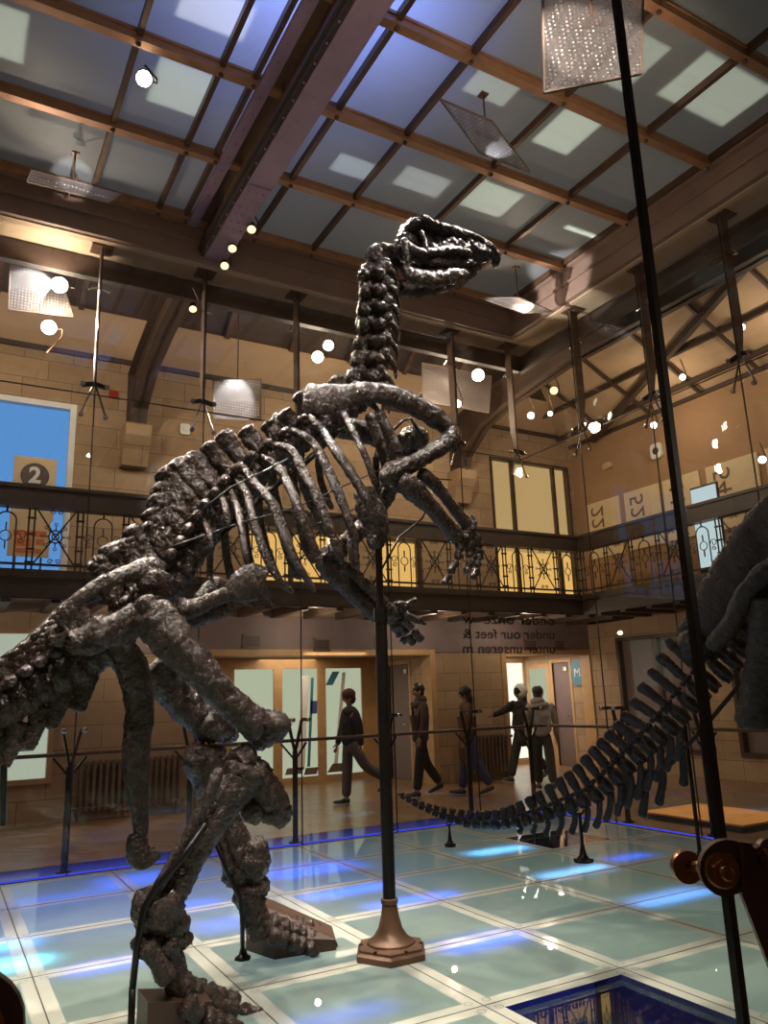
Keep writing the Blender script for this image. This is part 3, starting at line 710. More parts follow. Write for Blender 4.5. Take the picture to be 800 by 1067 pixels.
# ================================================================== BALCONY RAILINGS
def railing(label, p0, p1, bay=.62):
    p0, p1 = V(p0), V(p1); L = (p1-p0).length; k = (p1-p0)/L; nrm = V((-k.y, k.x, 0)); n = max(1, round(L/bay)); b = L/n
    t = empty('balcony_railing', p0, label, 'railing')
    at_ = lambda s, z: p0 + k*s + V((0,0,z))
    MB().bar(at_(0,.99), at_(L,.99), .2, .27).bar(at_(0,1.13), at_(L,1.13), .26, .05).build('handrail', 'darkwood', t)
    MB().bar(at_(0,.09), at_(L,.09), .03, .03).build('bottom_rail', 'rail_iron', t)
    for i in range(n+1):
        s = i*b; mb = MB()
        for d in (-.035, .035): mb.tube([at_(s+d, 0), at_(s+d, .87)], .013, 5)
        for z in (.12, .3, .5, .72): mb.bar(at_(s-.055, z), at_(s+.055, z), .03, .025)
        mb.build('baluster', 'rail_iron', t)
    def ring(mb, c, z, r, rr=.008, n=14): mb.tube([at_(c+r*math.cos(2*PI*q/n), z+r*math.sin(2*PI*q/n)) for q in range(n+1)], rr, 4)
    def scroll(mb, c, z, r, sx, sz):
        mb.tube([at_(c+sx*r*(1-q/20*.8)*math.cos(q*.42), z+sz*r*(1-q/20*.8)*math.sin(q*.42)) for q in range(18)], .007, 4)
    for i in range(n):
        c = (i+.5)*b; mb = MB()
        if i % 2 == 0:
            w = .12
            for d in (-w, w): mb.tube([at_(c+d, .02), at_(c+d, .66)], .011, 5)
            mb.tube([at_(c-w*math.cos(PI*q/10), .66+w*math.sin(PI*q/10)) for q in range(11)], .011, 5); mb.tube([at_(c,.78), at_(c,.87)], .014, 5)
            ring(mb, c, .46, .07); mb.tube([at_(c,.54), at_(c,.64)], .012, 4); mb.tube([at_(c,.38), at_(c,.28)], .012, 4)
            for s in (-1, 1): scroll(mb, c+s*.2, .48, .065, -s, 1); scroll(mb, c+s*.19, .4, .04, s, -1)
            mb.build('arch_panel', 'rail_iron', t)
        else:
            w = b/2-.05
            mb.tube([at_(c-w, .1), at_(c+w, .86)], .012, 5); mb.tube([at_(c-w, .86), at_(c+w, .1)], .012, 5)
            ring(mb, c, .48, .085, .011); ring(mb, c, .48, .045, .009)
            for q in range(8):
                a = PI*q/4; mb.tube([at_(c+.09*math.cos(a), .48+.09*math.sin(a)), at_(c+.15*math.cos(a), .48+.15*math.sin(a))], [.014, .005], 4)
                ring(mb, c+.17*math.cos(a), .48+.17*math.sin(a), .02, .006, 7)
            scroll(mb, c-.05, .83, .035, 1, -1); scroll(mb, c+.05, .83, .035, -1, -1); scroll(mb, c-.05, .14, .035, 1, 1); scroll(mb, c+.05, .14, .035, -1, 1)
            mb.build('cross_panel', 'rail_iron', t)
    return t
railing('dark wrought iron balustrade with wide handrail along the back balcony', (-.94, BY+.1, 3.36), (BX+.1, BY+.1, 3.36))
railing('dark wrought iron balustrade with wide handrail along the right balcony', (BX+.1, BY, 3.36), (BX+.1, 3.6, 3.36))

# ================================================================== THINGS ON THE WALLS
def radiator(x, y, w, h, z0, label, nrm=(0,-1,0)):
    t = empty('radiator', (x+w/2, y, z0), label, 'radiator')
    mb = MB(); n = int(w/.085)
    for i in range(n):
        xx = x + (i+.5)*w/n
        for d in (.06, .13): mb.tube([(xx, y-d, z0), (xx, y-d, z0+h)], .024, 8)
        mb.tube([(xx, y-.04, z0+h-.03), (xx, y-.15, z0+h-.03)], .03, 8); mb.tube([(xx, y-.04, z0+.03), (xx, y-.15, z0+.03)], .03, 8)
    mb.build('columns', 'cast', t, True, .7)
    MB().tube([(x-.08, y-.1, z0+h-.04), (x+w+.06, y-.1, z0+h-.04)], .022, 8).tube([(x-.08, y-.1, z0+.04), (x+w+.06, y-.1, z0+.04)], .022, 8).tube([(x-.08, y-.1, z0+.04), (x-.08, y-.1, 0)], .014, 6).build('pipe', 'cast', t, True, .7)
    MB().lathe([(.02,0),(.03,.02),(.03,.05),(.015,.06)], 10, (x+w+.06, y-.1, z0+h-.04), (1,0,0)).build('valve', 'chrome', t)
    fm = MB(); 
    for xx in (x+.06, x+w-.06): fm.box((xx-.02, y-.15, 0), (xx+.02, y-.04, z0+.02))
    fm.build('foot', 'cast', t)
radiator(1.84, WY, 1.5, .68, .14, 'ribbed cast iron radiator behind the hip and tail bones on the left')
radiator(8.55, WY, 1.05, .68, .14, 'ribbed cast iron radiator between the two doorways')
# number two sign hung in front of the blue opening
t = empty('number_sign', (.99, WY-.13, 3.36), 'cream sign board with white number 2 in a brown disc, before the blue opening', 'sign')
MB().box((.69, WY-.16, 4.3), (1.28, WY-.14, 5.27)).build('upper_board', 'cream', t)
MB().box((.69, WY-.165, 3.75), (1.25, WY-.14, 4.3)).build('lower_board', 'cream', t)
MB().box((.75, WY-.17, 4.05), (1.2, WY-.165, 4.14)).box((.78, WY-.17, 3.9), (1.0, WY-.165, 4.03)).box((.8, WY-.17, 3.8), (1.15, WY-.165, 3.87)).box((1.06, WY-.17, 3.93), (1.18, WY-.165, 4.02)).build('print', 'orangeboard', t)
MB().lathe([(.2,0),(.2,.006)], 32, (.985, WY-.16, 4.98), (0,-1,0)).build('disc', 'badge', t)
text_mesh('numeral', '2', .34, 'white', frame_M((.985, WY-.169, 4.98), (1,0,0), (0,0,1)), bold=.01); attach(bpy.data.objects['numeral'], t)
MB().tube([(.8, WY-.14, 3.37), (.8, WY-.13, 4.4)], .015, 6).tube([(1.15, WY-.14, 3.37), (1.15, WY-.13, 4.4)], .015, 6).box((.7, WY-.2, 3.36), (1.25, WY-.08, 3.38)).build('stand', 'bronze', t)
# small wall fittings
def wallbox(name, label, cat, c, sz, mat, lens=None, axis='y'):
    t = empty(name, c, label, cat); d = sz[1]
    if axis == 'y':
        MB().prism([(c[0]+dx*sz[0]/2, WY-.001, c[2]+dz*sz[2]/2) for dx, dz in ((-1,-.7),(-.7,-1),(.7,-1),(1,-.7),(1,.7),(.7,1),(-.7,1),(-1,.7))], (0,-d,0)).build('housing', mat, t)
        MB().lathe([(sz[0]*.25,0),(sz[0]*.22,.012),(.005,.016)], 14, (c[0], WY-d, c[2]), (0,-1,0)).build('cover', lens or mat, t)
    else:
        MB().prism([(WX-.001, c[1]+dx*sz[0]/2, c[2]+dz*sz[2]/2) for dx, dz in ((-1,-.7),(-.7,-1),(.7,-1),(1,-.7),(1,.7),(.7,1),(-.7,1),(-1,.7))], (-d,0,0)).build('housing', mat, t)
        MB().lathe([(sz[0]*.3,0),(sz[0]*.25,.012),(.005,.02)], 14, (WX-d, c[1], c[2]), (-1,0,0)).build('cover', lens or mat, t)
wallbox('motion_detector', 'white rounded detector box on the stone wall right of the corbel', 'detector', (3.25, WY, 6.09), (.17,.06,.19), 'white')
wallbox('fire_alarm', 'small red alarm on the stone wall above the blue opening', 'alarm', (2.07, WY, 6.52), (.13,.05,.13), 'red')
wallbox('wall_speaker', 'cream box with dark oval cover high on the right wall', 'speaker', (WX, 10.0, 6.14), (.26,.06,.3), 'white', 'badge', 'x')
wallbox('junction_box', 'small cream box high on the right wall near the corner', 'box', (WX, 11.3, 6.2), (.26,.07,.13), 'plaster', None, 'x')
for i, (u, v) in enumerate(((262,668), (335,672), (398,670), (552,672), (583,672))):
    p = at(u, v, y=WY-.03); 
    t = empty('air_vent', p, ['square vent grille on the header left of the white glyphs', 'square vent grille above the glazed doors', 'square vent grille on the header behind the tall pole', 'left one of the two square vents above the right doorway', 'right one of the two square vents above the right doorway'][i], 'vent')
    w, h = .32, .22
    MB().box((p.x-w/2, WY-.05, p.z-h/2), (p.x+w/2, WY-.03, p.z-h/2+.025)).box((p.x-w/2, WY-.05, p.z+h/2-.025), (p.x+w/2, WY-.03, p.z+h/2)).box((p.x-w/2, WY-.05, p.z-h/2), (p.x-w/2+.025, WY-.03, p.z+h/2)).box((p.x+w/2-.025, WY-.05, p.z-h/2), (p.x+w/2, WY-.03, p.z+h/2)).build('frame', 'cast', t)
    mb = MB()
    for q in range(6): mb.box((p.x-w/2+.02, WY-.042, p.z-h/2+.03+q*.028), (p.x+w/2-.02, WY-.034, p.z-h/2+.045+q*.028))
    mb.build('louvre', 'darkwood', t)
# teal sign on the side wall of the right recess
p = at(603, 711, x=WX-.01)
t = empty('wall_sign', (WX-.012, 12.75, 1.9), 'rounded teal sign with a white letter beside the right doorway', 'sign')
ty, tz = 12.78, 1.95
poly = [(WX-.002, ty+.17*math.copysign(abs(math.cos(a))**.4, math.cos(a)), tz+.27*math.copysign(abs(math.sin(a))**.4, math.sin(a))) for a in [2*PI*k/24 for k in range(24)]]
MB().prism(poly, (-.02,0,0)).build('board', 'teal', t)
o = text_mesh('letter', 'M', .26, 'white', frame_M((WX-.026, ty, tz), (0,-1,0), (0,0,1)), mirror=True); attach(o, t)
# number boards on the right wall: the figures stand on end and read mirrored
nb = [('22', 11.75, (11.1, 12.05)), ('52', 10.7, (10.05, 10.95)), ('11', 9.55, (9.1, 9.95)), ('54', 8.5, (7.9, 8.95)), ('6', 7.45, (7.0, 7.75))]
for i, (tx, yy, (y0, y1)) in enumerate(nb):
    t = empty('wall_sign', (WX-.02, (y0+y1)/2, 4.7), 'cream wall board with upright brown figures, %s from the corner on the right wall' % ['first', 'second', 'third', 'fourth', 'fifth'][i], 'sign', 'number boards on the right wall')
    MB().box((WX-.04, y0, 4.3), (WX-.001, y1, 5.5)).build('board', 'cream', t)
    o = text_mesh('figures', tx, .5, 'greyink', frame_M((WX-.044, y1-.34, 5.16), (0,0,1), (0,1,0)), mirror=True); attach(o, t)
# bright projection screen standing on the right balcony
t = empty('white_screen', (BX+.25, 8.4, 3.36), 'tall pale lit screen behind the right balustrade', 'screen')
p0, p1 = at(722, 535, x=BX+.35), at(748, 535, x=BX+.35)
ya, yb = sorted((p0.y, p1.y))
MB().box((BX+.35, ya, 3.5), (BX+.38, yb, 4.86)).build('panel', 'screen', t)
MB().box((BX+.38, ya-.03, 3.4), (BX+.41, yb+.03, 4.9)).box((BX+.3, (ya+yb)/2-.05, 3.36), (BX+.5, (ya+yb)/2+.05, 3.4)).build('frame', 'iron', t)
# orange reflection beyond the right glass, imitated by an added low slab
t = empty('reflection_slab', (8.35, 6.75, 0), 'added low orange slab imitating a reflection, on the floor outside the right glass', 'reflection_slab')
MB().box((7.85, 6.0, .065), (8.9, 7.45, .085)).build('deck', 'orangetone', t); MB().box((7.9, 6.05, 0), (8.85, 7.4, .065)).build('base', 'darkwood', t)
# reflection of wall text, imitated by mirrored letters on the far glass
tt = [('under onze w', 654), ('der our feet ats', 672), ('unter unseren m', 690)]
t = empty('reflected_lettering', (6.6, GY1+.006, 2.2), 'reflection of three text lines, imitated by reversed black letters on the far glass', 'lettering')
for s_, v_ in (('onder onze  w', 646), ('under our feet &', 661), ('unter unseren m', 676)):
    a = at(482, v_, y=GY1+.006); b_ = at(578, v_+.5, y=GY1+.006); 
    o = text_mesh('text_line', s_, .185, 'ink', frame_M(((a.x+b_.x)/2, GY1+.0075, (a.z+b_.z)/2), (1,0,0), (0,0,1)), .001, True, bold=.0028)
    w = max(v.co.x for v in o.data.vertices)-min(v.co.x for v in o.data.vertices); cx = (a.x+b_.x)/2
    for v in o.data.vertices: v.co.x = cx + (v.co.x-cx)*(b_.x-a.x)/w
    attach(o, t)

# ================================================================== SUSPENDED REFLECTOR PANELS
def reflector(label, quad, rod_top, th=.012):
    q = [V(p) for p in quad]; c = sum(q, V())/4
    n = (q[1]-q[0]).cross(q[3]-q[0]).normalized()
    t = empty('reflector_panel', c, label, 'reflector', 'dimpled reflector panels under the ceiling')
    pl = MB().prism([p for p in q], n*th); pl.build('sheet', 'dimple', t)
    e = MB()
    for k in range(4): e.bar(q[k]+n*th/2, q[(k+1)%4]+n*th/2, .012, th*1.6, n)
    e.build('edge', 'cast', t)
    r = MB().tube([c+n*th, V((c.x, c.y, rod_top))], .009, 6)
    r.bar(c-(q[1]-q[0]).normalized()*.12+V((0,0,.0))+n*.02, c+(q[1]-q[0]).normalized()*.12+n*.02, .02, .02); r.box((c.x-.04, c.y-.04, rod_top-.02), (c.x+.04, c.y+.04, rod_top))
    r.build('hanger_rod', 'bronze', t)
reflector('dimpled reflector panel hanging at the top right, the largest', [at(565,-25,y=3.1), at(671,-40,y=2.9), at(668,76,y=2.75), at(567,96,y=3.0)], 7.3)
reflector('dimpled reflector panel with a bright oval spot under the laylight', [at(458,104,z=7.0), at(512,127,z=6.85), at(552,180,z=6.75), at(500,160,z=6.9)], 7.38)
reflector('dimpled reflector panel seen edge on beside the skull', [at(499,310,z=6.72), at(540,310,z=6.76), at(576,325,z=6.72), at(545,326,z=6.69)], 7.3)
reflector('bright dimpled reflector panel seen edge on at the upper left', [at(28,189,z=6.86), at(33,177,z=6.92), at(126,202,z=6.92), at(113,211,z=6.86)], 7.3)
reflector('dimpled reflector panel beside the bright round lamp on the left', [at(11,272,y=10.0), at(58,273,y=10.0), at(76,330,y=10.05), at(9,322,y=10.05)], 7.9)
reflector('dimpled reflector panel above the back ridge of the near skeleton', [at(222,397,y=10), at(272,395,y=10), at(272,438,y=10.05), at(223,436,y=10.05)], 7.9)
reflector('faint dimpled reflector panel right of the neck', [at(440,378,y=10.4), at(512,392,y=10.4), at(509,430,y=10.45), at(440,418,y=10.45)], 7.9)
reflector('small dimpled reflector seen edge on outside the right glass', [at(629,340,z=7.0), at(632,344,z=7.06), at(663,348,z=7.06), at(660,345,z=7.0)], 7.8)

# ================================================================== LAMPS
def lamp(label, p, r, aim, mat, stem, group=None, name='spotlight'):
    p = V(p); a = V(aim).normalized()
    t = empty(name, p, label, 'lamp', group)
    MB().lathe([(r*.55,-r*2.6),(r*.8,-r*2.4),(r*.95,-r*1.2),(r*1.05,-.01),(r*1.05,.01),(r*.9,.01),(r*.9,-.012)], 18, p, a).build('housing', 'iron', t, True, .7)
    MB().lathe([(r*.9,-.008),(r*.9,-.004),(r*.5,.004)], 18, p, a).build('lens', mat, t)
    MB().tube([p-a*r*1.4, p-a*r*1.4+V((r*1.6,0,0)), p-a*r*1.4+V((r*1.6,0,stem*.3)), p-a*r*1.4+V((0,0,stem))], .01, 6).build('bracket', 'bronze', t)
    return t
toc = lambda p: (CAM-V(p)).normalized()
def L(u, v, label, r, mat, stem, aimpt=None, **k):
    p = at(u, v, **k); a = (V(aimpt)-p) if aimpt else toc(p); return lamp(label, p, r, a, mat, stem)
L(62, 297, 'bright white round lamp over the left gallery', .11, 'lamp_white', .6, y=9.7)
L(51, 341, 'bright white lamp on a stalk below the larger left lamp', .1, 'lamp_white', -.35, y=9.9)
L(342, 360, 'white round lamp with ringed face left of the neck, upper of the pair', .09, 'lamp_cool', .5, y=9.6)
L(331, 372, 'white round lamp left of the neck, lower of the pair', .09, 'lamp_white', .5, y=9.5)
L(498, 391, 'large bright lamp under the far corner soffit right of the neck', .11, 'lamp_white', .5, y=9.6)
L(476, 421, 'small bright lamp just right of the shoulder bones', .07, 'lamp_white', .4, y=9.6)
L(577, 407, 'added lamp imitating a hazy reflection beyond the far corner of the case', .08, 'lamp_warm', .4, y=9.8)  # a reflection, imitated by an added lamp
L(553, 433, 'bright oval lamp below the right truss', .07, 'lamp_cool', .35, y=9.9)
L(573, 431, 'small boxy lamp beside the oval lamp below the right truss', .05, 'lamp_cool', .35, y=9.9)
L(711, 393, 'small box spotlight below the purlins of the right gallery', .06, 'lamp_cool', .35, x=10.9)
L(773, 341, 'small oval lamp below the right ceiling slope', .06, 'lamp_cool', .35, x=10.9)
L(794, 479, 'bright oval lamp on the right wall at the picture edge', .07, 'lamp_cool', .3, x=11.6)
L(681, 443, 'white cased lamp at the foot of a right glazing hanger', .05, 'lamp_cool', .3, x=8.2)
for i, (u, v) in enumerate(((262, 239), (242, 259), (234, 277))):
    p = at(u, v, y=7.75-.0*i) if i else at(u, v, y=7.4)
    L(u, v, ['uppermost', 'middle', 'lowest'][i]+' of three small warm spotlights on the end of the main beam', .055, 'lamp_warm', .22, (1.6, 4.2, 2.0), y=(7.5, 8.0, 8.25)[i])
L(201, 322, 'small spotlight beside the hanger at the arched truss', .05, 'lamp_warm', .25, (1.5, 5, 2), y=8.45)
p = at(150, 82, z=7.18); lamp('bright orange tinted lamp against the laylight at the upper left', p, .075, toc(p), 'lamp_white', .15)
# ================================================================== SKELETONS
CRAG[0] = 1; CRAG[1] = .012
class Skel:
    """a skeleton standing in the vertical plane through p0 along d; off = metres from that plane towards the viewer"""
    def __init__(s, root, p0, d, mat):
        s.root = root; s.p0 = V((p0[0], p0[1], 0)); s.d = V((d[0], d[1], 0)).normalized(); s.n = V((s.d.y, -s.d.x, 0)); s.mat = mat; s.k = 0
        if (CAM - s.p0).dot(s.n) < 0: s.n = -s.n
    def S(s, u, v, off=0):
        r = ray(u, v); o = s.p0 + s.n*off; t = (o-CAM).dot(s.n)/r.dot(s.n); return CAM + r*t
    def px(s, p): return dist(p)/FPX
    def mirror(s, p): return p - s.n*2*((p-s.p0).dot(s.n))
    def pts(s, uv, off, flip=False):
        off = off if isinstance(off, (list, tuple)) else [off]*len(uv)
        P = [s.S(u, v, o) for (u, v), o in zip(uv, off)]
        return [s.mirror(p) for p in P] if flip else P
    def bone(s, mb, uv, off, r, flat=1.0, flip=False, amp=.2, freq=13, n=14, step=.013, taper=.1, rough=1.0):
        """r: radius in photo pixels (list or number) in the plane, flat: side thickness ratio"""
        P = s.pts(uv, off, flip); r = r if isinstance(r, (list, tuple)) else [r]*len(uv)
        R = [q*s.px(p) for q, p in zip(r, P)]; s.k += 1
        fl = flat if isinstance(flat, (list, tuple)) else [flat]*len(uv)
        mb.sweep(P, [a*f for a, f in zip(R, fl)], R, s.n, n, step, amp, freq, s.k, rough, taper); return mb
    def lump(s, mb, u, v, off, r, flip=False, amp=.38, freq=11, sq=(1,1,1)):
        p = s.S(u, v, off); p = s.mirror(p) if flip else p; k = r*s.px(p); s.k += 1
        return mb.blob(p, (k*sq[0], k*sq[1], k*sq[2]), None, 20, 14, amp, freq, s.k)
    def part(s, name, mb, parent=None, mat=None, smooth=True):
        return mb.build(name, mat or s.mat, parent if parent is not None else s.root, smooth)
    def vertebra(s, name, c, tip, axis, rc, sw, st, tp=.16, tpup=.3, rib=False, amp=.3):
        """c centre, tip of neural spine, axis direction; rc centrum radius, sw spine half width along the axis, st spine half thickness sideways"""
        mb = MB(); ax = axis.normalized(); up = (tip-c); Ls = up.length; up = up/Ls; s.k += 1
        half = sw*1.05
        mb.sweep([c-ax*half, c-ax*half*.5, c, c+ax*half*.5, c+ax*half], [rc*1.05, rc*.92, rc*.8, rc*.92, rc*1.05], [rc*1.05, rc*.92, rc*.8, rc*.92, rc*1.05], s.n, 16, .013, amp, 14, s.k, 1, .25)
        a = c + up*rc*.5
        mb.sweep([a, a+(tip-a)*.3, a+(tip-a)*.7, tip], [st*1.6, st, st*.9, st*1.35], [sw*.8, sw*.78, sw*.95, sw*.95], s.n, 14, .012, amp*1.2, 15, s.k+.3, 1.2, .12)
        for sd in (-1, 1):
            b = c + up*rc*.9; e = b + s.n*sd*tp + up*tp*tpup
            mb.sweep([b, (b+e)/2 + up*.02, e], [sw*.55, sw*.42, sw*.5], [sw*.45, sw*.34, sw*.42], ax, 10, .013, amp, 16, s.k+sd, 1, .15)
            mb.blob(c + up*rc*1.15 + ax*sw*sd + s.n*.03, (sw*.5, sw*.5, sw*.4), None, 10, 8, .4, 16, s.k)
        return s.part(name, mb)

def curve(uv, t):
    """point of a polyline by parameter 0..1 (index based)"""
    g = t*(len(uv)-1); j = min(int(g), len(uv)-2); f = g-j
    return (uv[j][0]*(1-f)+uv[j+1][0]*f, uv[j][1]*(1-f)+uv[j+1][1]*f)

root = empty('iguanodon_skeleton', (2.0, 4.73, 0), 'large dark brown mounted dinosaur skeleton rearing on two legs, nearest to the viewer', 'dinosaur skeleton')
K = Skel(root, (2.65, 4.73), (1, 0), 'bone')
# ---- skull
mb = MB()
K.bone(mb, [(419,246),(426,239),(436,236),(450,242),(468,244),(486,250),(502,256),(513,264)], 0, [5,7,7,7,7,7,6,5], [2.4,2.6,2.6,2.3,1.7,1.5,1.4,1.3], amp=.24, n=20, step=.008)
K.lump(mb, 424, 256, 0, 13, amp=.5, freq=16, sq=(1,.9,1.05))
for f in (False, True):
    K.bone(mb, [(420,250),(430,260),(443,263),(458,262),(474,261),(492,265)], [.08,.12,.12,.11,.09,.06], [5,5,4.5,5,5,5], .8, f, .3, 18, step=.008)
    K.bone(mb, [(421,248),(423,263),(427,279)], [.1,.11,.11], [4,4,4], .9, f, .3, 18, step=.008)
    K.bone(mb, [(437,241),(442,252),(443,263)], [.11,.12,.12], [4,3,4], .9, f, .3, 18, step=.008)
    K.bone(mb, [(446,271),(462,274),(480,275),(492,272)], [.08,.075,.06,.05], [5,5,5,5], .7, f, .3, 18, step=.008)
K.bone(mb, [(430,254),(446,262),(466,262),(484,262),(500,264),(510,267)], 0, [17,16,15,13,10.5,7], [.72,.78,.8,.85,.9,.8], amp=.3, freq=16, n=24, step=.008)
K.bone(mb, [(500,257),(510,261),(516,269),(516,278)], 0, [6,6,5,3.5], 1.3, amp=.25, freq=18, step=.007)
K.bone(mb, [(440,262),(455,268),(470,268)], 0, [10,11,9], .9, amp=.3, freq=14)
sk = K.part('skull', mb)
jw = MB()
for f in (False, True):
    K.bone(jw, [(420,276),(428,286),(442,290),(458,290),(474,287),(488,286)], [.1,.1,.09,.075,.06,.03], [6,8.5,9,9,8,7], .7, f, .3, 17, step=.008)
K.bone(jw, [(478,287),(490,284),(499,277)], 0, [6,6,4], 1.1, amp=.3, freq=17, step=.008)
o = K.part('lower_jaw', jw, sk)
# ---- neck
ax = [(397,264),(396,282),(397,300),(397,318),(396,336),(394,354),(392,372),(389,390),(384,407)]
mb = MB(); K.lump(mb, 390, 268, 0, 9, amp=.6); K.bone(mb, [(384,268),(398,262),(412,262),(424,260)], 0, [8,8,6,7], 1.3, amp=.4, freq=18); K.part('neck_vertebra', mb)
for i in range(1, 9):
    u, v = ax[i]; mb = MB(); s_ = 1+.04*i
    K.bone(mb, [(u+1,v-8*s_),(u,v),(u-1,v+8*s_)], 0, [13,11.5,13.5], 1.2, amp=.4, freq=16, taper=.25)
    K.lump(mb, u-11*s_, v+2, 0, 9*s_, amp=.7, freq=18, sq=(1,1.1,.9)); K.lump(mb, u-15*s_, v+5, .04, 6.5*s_, amp=.7, freq=18)
    for f in (False, True):
        K.lump(mb, u-2, v+3, .1, 7.5*s_, f, .6, 18, (1,1,.8)); K.lump(mb, u+6, v-3, .08, 6*s_, f, .6, 18)
        K.bone(mb, [(u+3,v-3),(u+12,v+1),(u+17+.4*i,v+11),(u+18+.4*i,v+20+i*.6)], [.07,.1,.09,.08], [4,3.6,2.8,1.2], 1, f, .25, 18, n=10)
    K.part('neck_vertebra', mb)
# ---- back
A = [(378,418),(350,437),(318,458),(285,482),(258,503),(238,524),(222,545),(206,568),(190,592),(172,616),(152,638),(128,658)]
T = [(356,391),(328,403),(292,423),(262,443),(222,453),(188,470),(166,487),(160,508),(149,530),(137,552),(114,563),(90,578)]
N = 19
for i in range(N):
    t = (i+.5)/N; c = K.S(*curve(A, t)); tip = K.S(*curve(T, t)); a = K.S(*curve(A, min(1, t+.02)))-K.S(*curve(A, max(0, t-.02)))
    rj = random.Random(i); tip = tip + (tip-c).normalized()*rj.uniform(-.05, .03); K.vertebra('back_vertebra', c, tip, a, .08+.02*t, .066+.008*(t > .4)+rj.uniform(-.006, .006), .04+.014*t, .2, .25, amp=.38)
# ---- tail (runs out of the picture on the left)
A = [(118,668),(98,682),(76,696),(50,712),(22,730),(-8,750),(-40,770),(-75,790)]
T = [(72,622),(54,640),(36,655),(20,670),(2,684),(-24,700),(-55,720),(-90,740)]
for i in range(11):
    t = (i+.5)/11; c = K.S(*curve(A, t)); tip = K.S(*curve(T, t)); a = K.S(*curve(A, min(1, t+.02)))-K.S(*curve(A, max(0, t-.02)))
    K.vertebra('tail_vertebra', c, tip, a, .125-.03*t, .07, .03, .2, .1)
for (a, b) in (((92,700),(78,742)),((66,716),(50,760)),((44,734),(26,782)),((18,750),(2,800)),((-4,765),(-20,815))):
    mb = MB(); K.bone(mb, [a, ((a[0]+b[0])/2+2, (a[1]+b[1])/2), b], 0, [13,10,8], .5, amp=.35); K.part('chevron_bone', mb)
# ---- ribs
ribs = [
 ([(357,428),(366,446),(380,474),(392,508)], [4,4,4,4]),
 ([(322,432),(338,452),(350,470),(365,492),(380,517),(390,540)], [4,5,6,6,5.5,4.5]),
 ([(303,446),(326,462),(342,490),(355,520),(366,550),(372,570)], [4,5,5.5,5.5,5,4]),
 ([(285,462),(304,470),(317,494),(330,518),(341,545),(352,572),(356,588)], [4,5,5.5,6,5.5,5,4]),
 ([(272,474),(290,488),(302,508),(312,532),(325,565),(336,594)], [4,5,5,5.5,5,4]),
 ([(250,481),(267,505),(285,527),(297,560),(310,588),(329,617)], [3.5,5,5.5,5.5,5,3.5]),
 ([(246,498),(257,515),(265,545),(277,580),(292,606),(306,618)], [3.5,4.5,4.5,4.5,4,3]),
 ([(240,510),(247,528),(252,555),(256,578),(260,595)], [3.5,4,4,3.5,2.5]),
 ([(230,515),(235,530),(238,550)], [3.5,3.5,2.5]),
 ([(212,540),(218,556),(221,572)], [3.5,3.5,2.5])]
for k, (uv, r) in enumerate(ribs):
    n = len(uv); of = [.12+.24*math.sin(PI*.62*j/(n-1)) for j in range(n)]
    for f in (False, True):
        mb = MB(); K.bone(mb, uv, of, r, .7, f, .2, 16, 10); K.part('rib', mb)
# ---- shoulder blades, coracoids and breast plates
for f in (False, True):
    mb = MB()
    K.bone(mb, [(316,412),(338,416),(360,413),(385,409),(410,413),(432,423),(452,434),(466,444)], [.3,.34,.36,.37,.36,.34,.31,.3], [15,17,13,11,12,12,12,9], [.25,.28,.4,.5,.5,.5,.6,.8], f, .24, 12, 18, .011, .03)
    K.bone(mb, [(446,436),(441,422),(438,409)], .31, [6,4,1.5], 1, f, .25)
    K.bone(mb, [(452,434),(466,446),(472,454),(466,470)], [.3,.3,.28,.25], [9,10,9,8], .8, f, .35, 12)
    K.part('shoulder_blade', mb)
mb = MB()
K.bone(mb, [(384,430),(395,460),(404,492)], .1, [6,6,5], .8); K.bone(mb, [(392,428),(404,450),(416,476)], .05, [7,7,6], .8); K.bone(mb, [(400,440),(404,470),(406,500)], -.1, [8,10,8], .7)
K.part('clavicle', mb)
mb = MB(); K.bone(mb, [(376,508),(386,530),(392,556),(390,574)], 0, [10,16,13,7], .8, amp=.3); K.bone(mb, [(366,560),(369,580),(371,592)], .05, [5,6,4], .8); K.part('breastbone', mb)
mb = MB(); K.bone(mb, [(418,462),(432,456),(444,462)], -.15, [9,14,8], 1, amp=.4); K.part('coracoid', mb)
# ---- near arm
mb = MB(); K.bone(mb, [(473,453),(462,464),(446,474),(428,484),(408,494),(396,498)], [.32,.36,.4,.42,.42,.42], [9,9,8,9,12,7], 1, amp=.28, n=18); K.lump(mb, 469, 455, .32, 9); K.part('upper_arm_bone', mb)
mb = MB(); K.bone(mb, [(412,500),(428,508),(448,528),(466,548),(480,564)], [.44,.44,.42,.38,.35], [11,13,9,8,9], .8, amp=.2, n=18); K.part('forearm_bone', mb)
mb = MB(); K.bone(mb, [(436,492),(452,504),(470,526),(484,544),(492,552)], [.4,.38,.36,.33,.31], [8,7,6,7,8], .9, amp=.2, n=16); K.part('forearm_bone', mb)
def hand(uvw, fingers, spike, flip=False):
    mb = MB()
    for (u, v, o, r) in uvw: K.lump(mb, u, v, o, r, amp=.6, freq=20)
    h = K.part('hand', mb)
    for uv, of, r in fingers:
        g = MB()
        for j in range(len(uv)-1):
            (a, b) = uv[j], uv[j+1]; lerp = lambda t: (a[0]*(1-t)+b[0]*t, a[1]*(1-t)+b[1]*t)
            K.bone(g, [lerp(.03), lerp(.5), lerp(.97)], of, [r*1.1, r*.72, r*1.05], 1, amp=.25, freq=20, n=10, taper=.25); r *= .9
        K.part('finger', g, h)
    g = MB(); K.bone(g, spike[0], spike[1], [4.5,3.5,1.2], 1, amp=.2, n=10); K.part('thumb_spike', g, h)
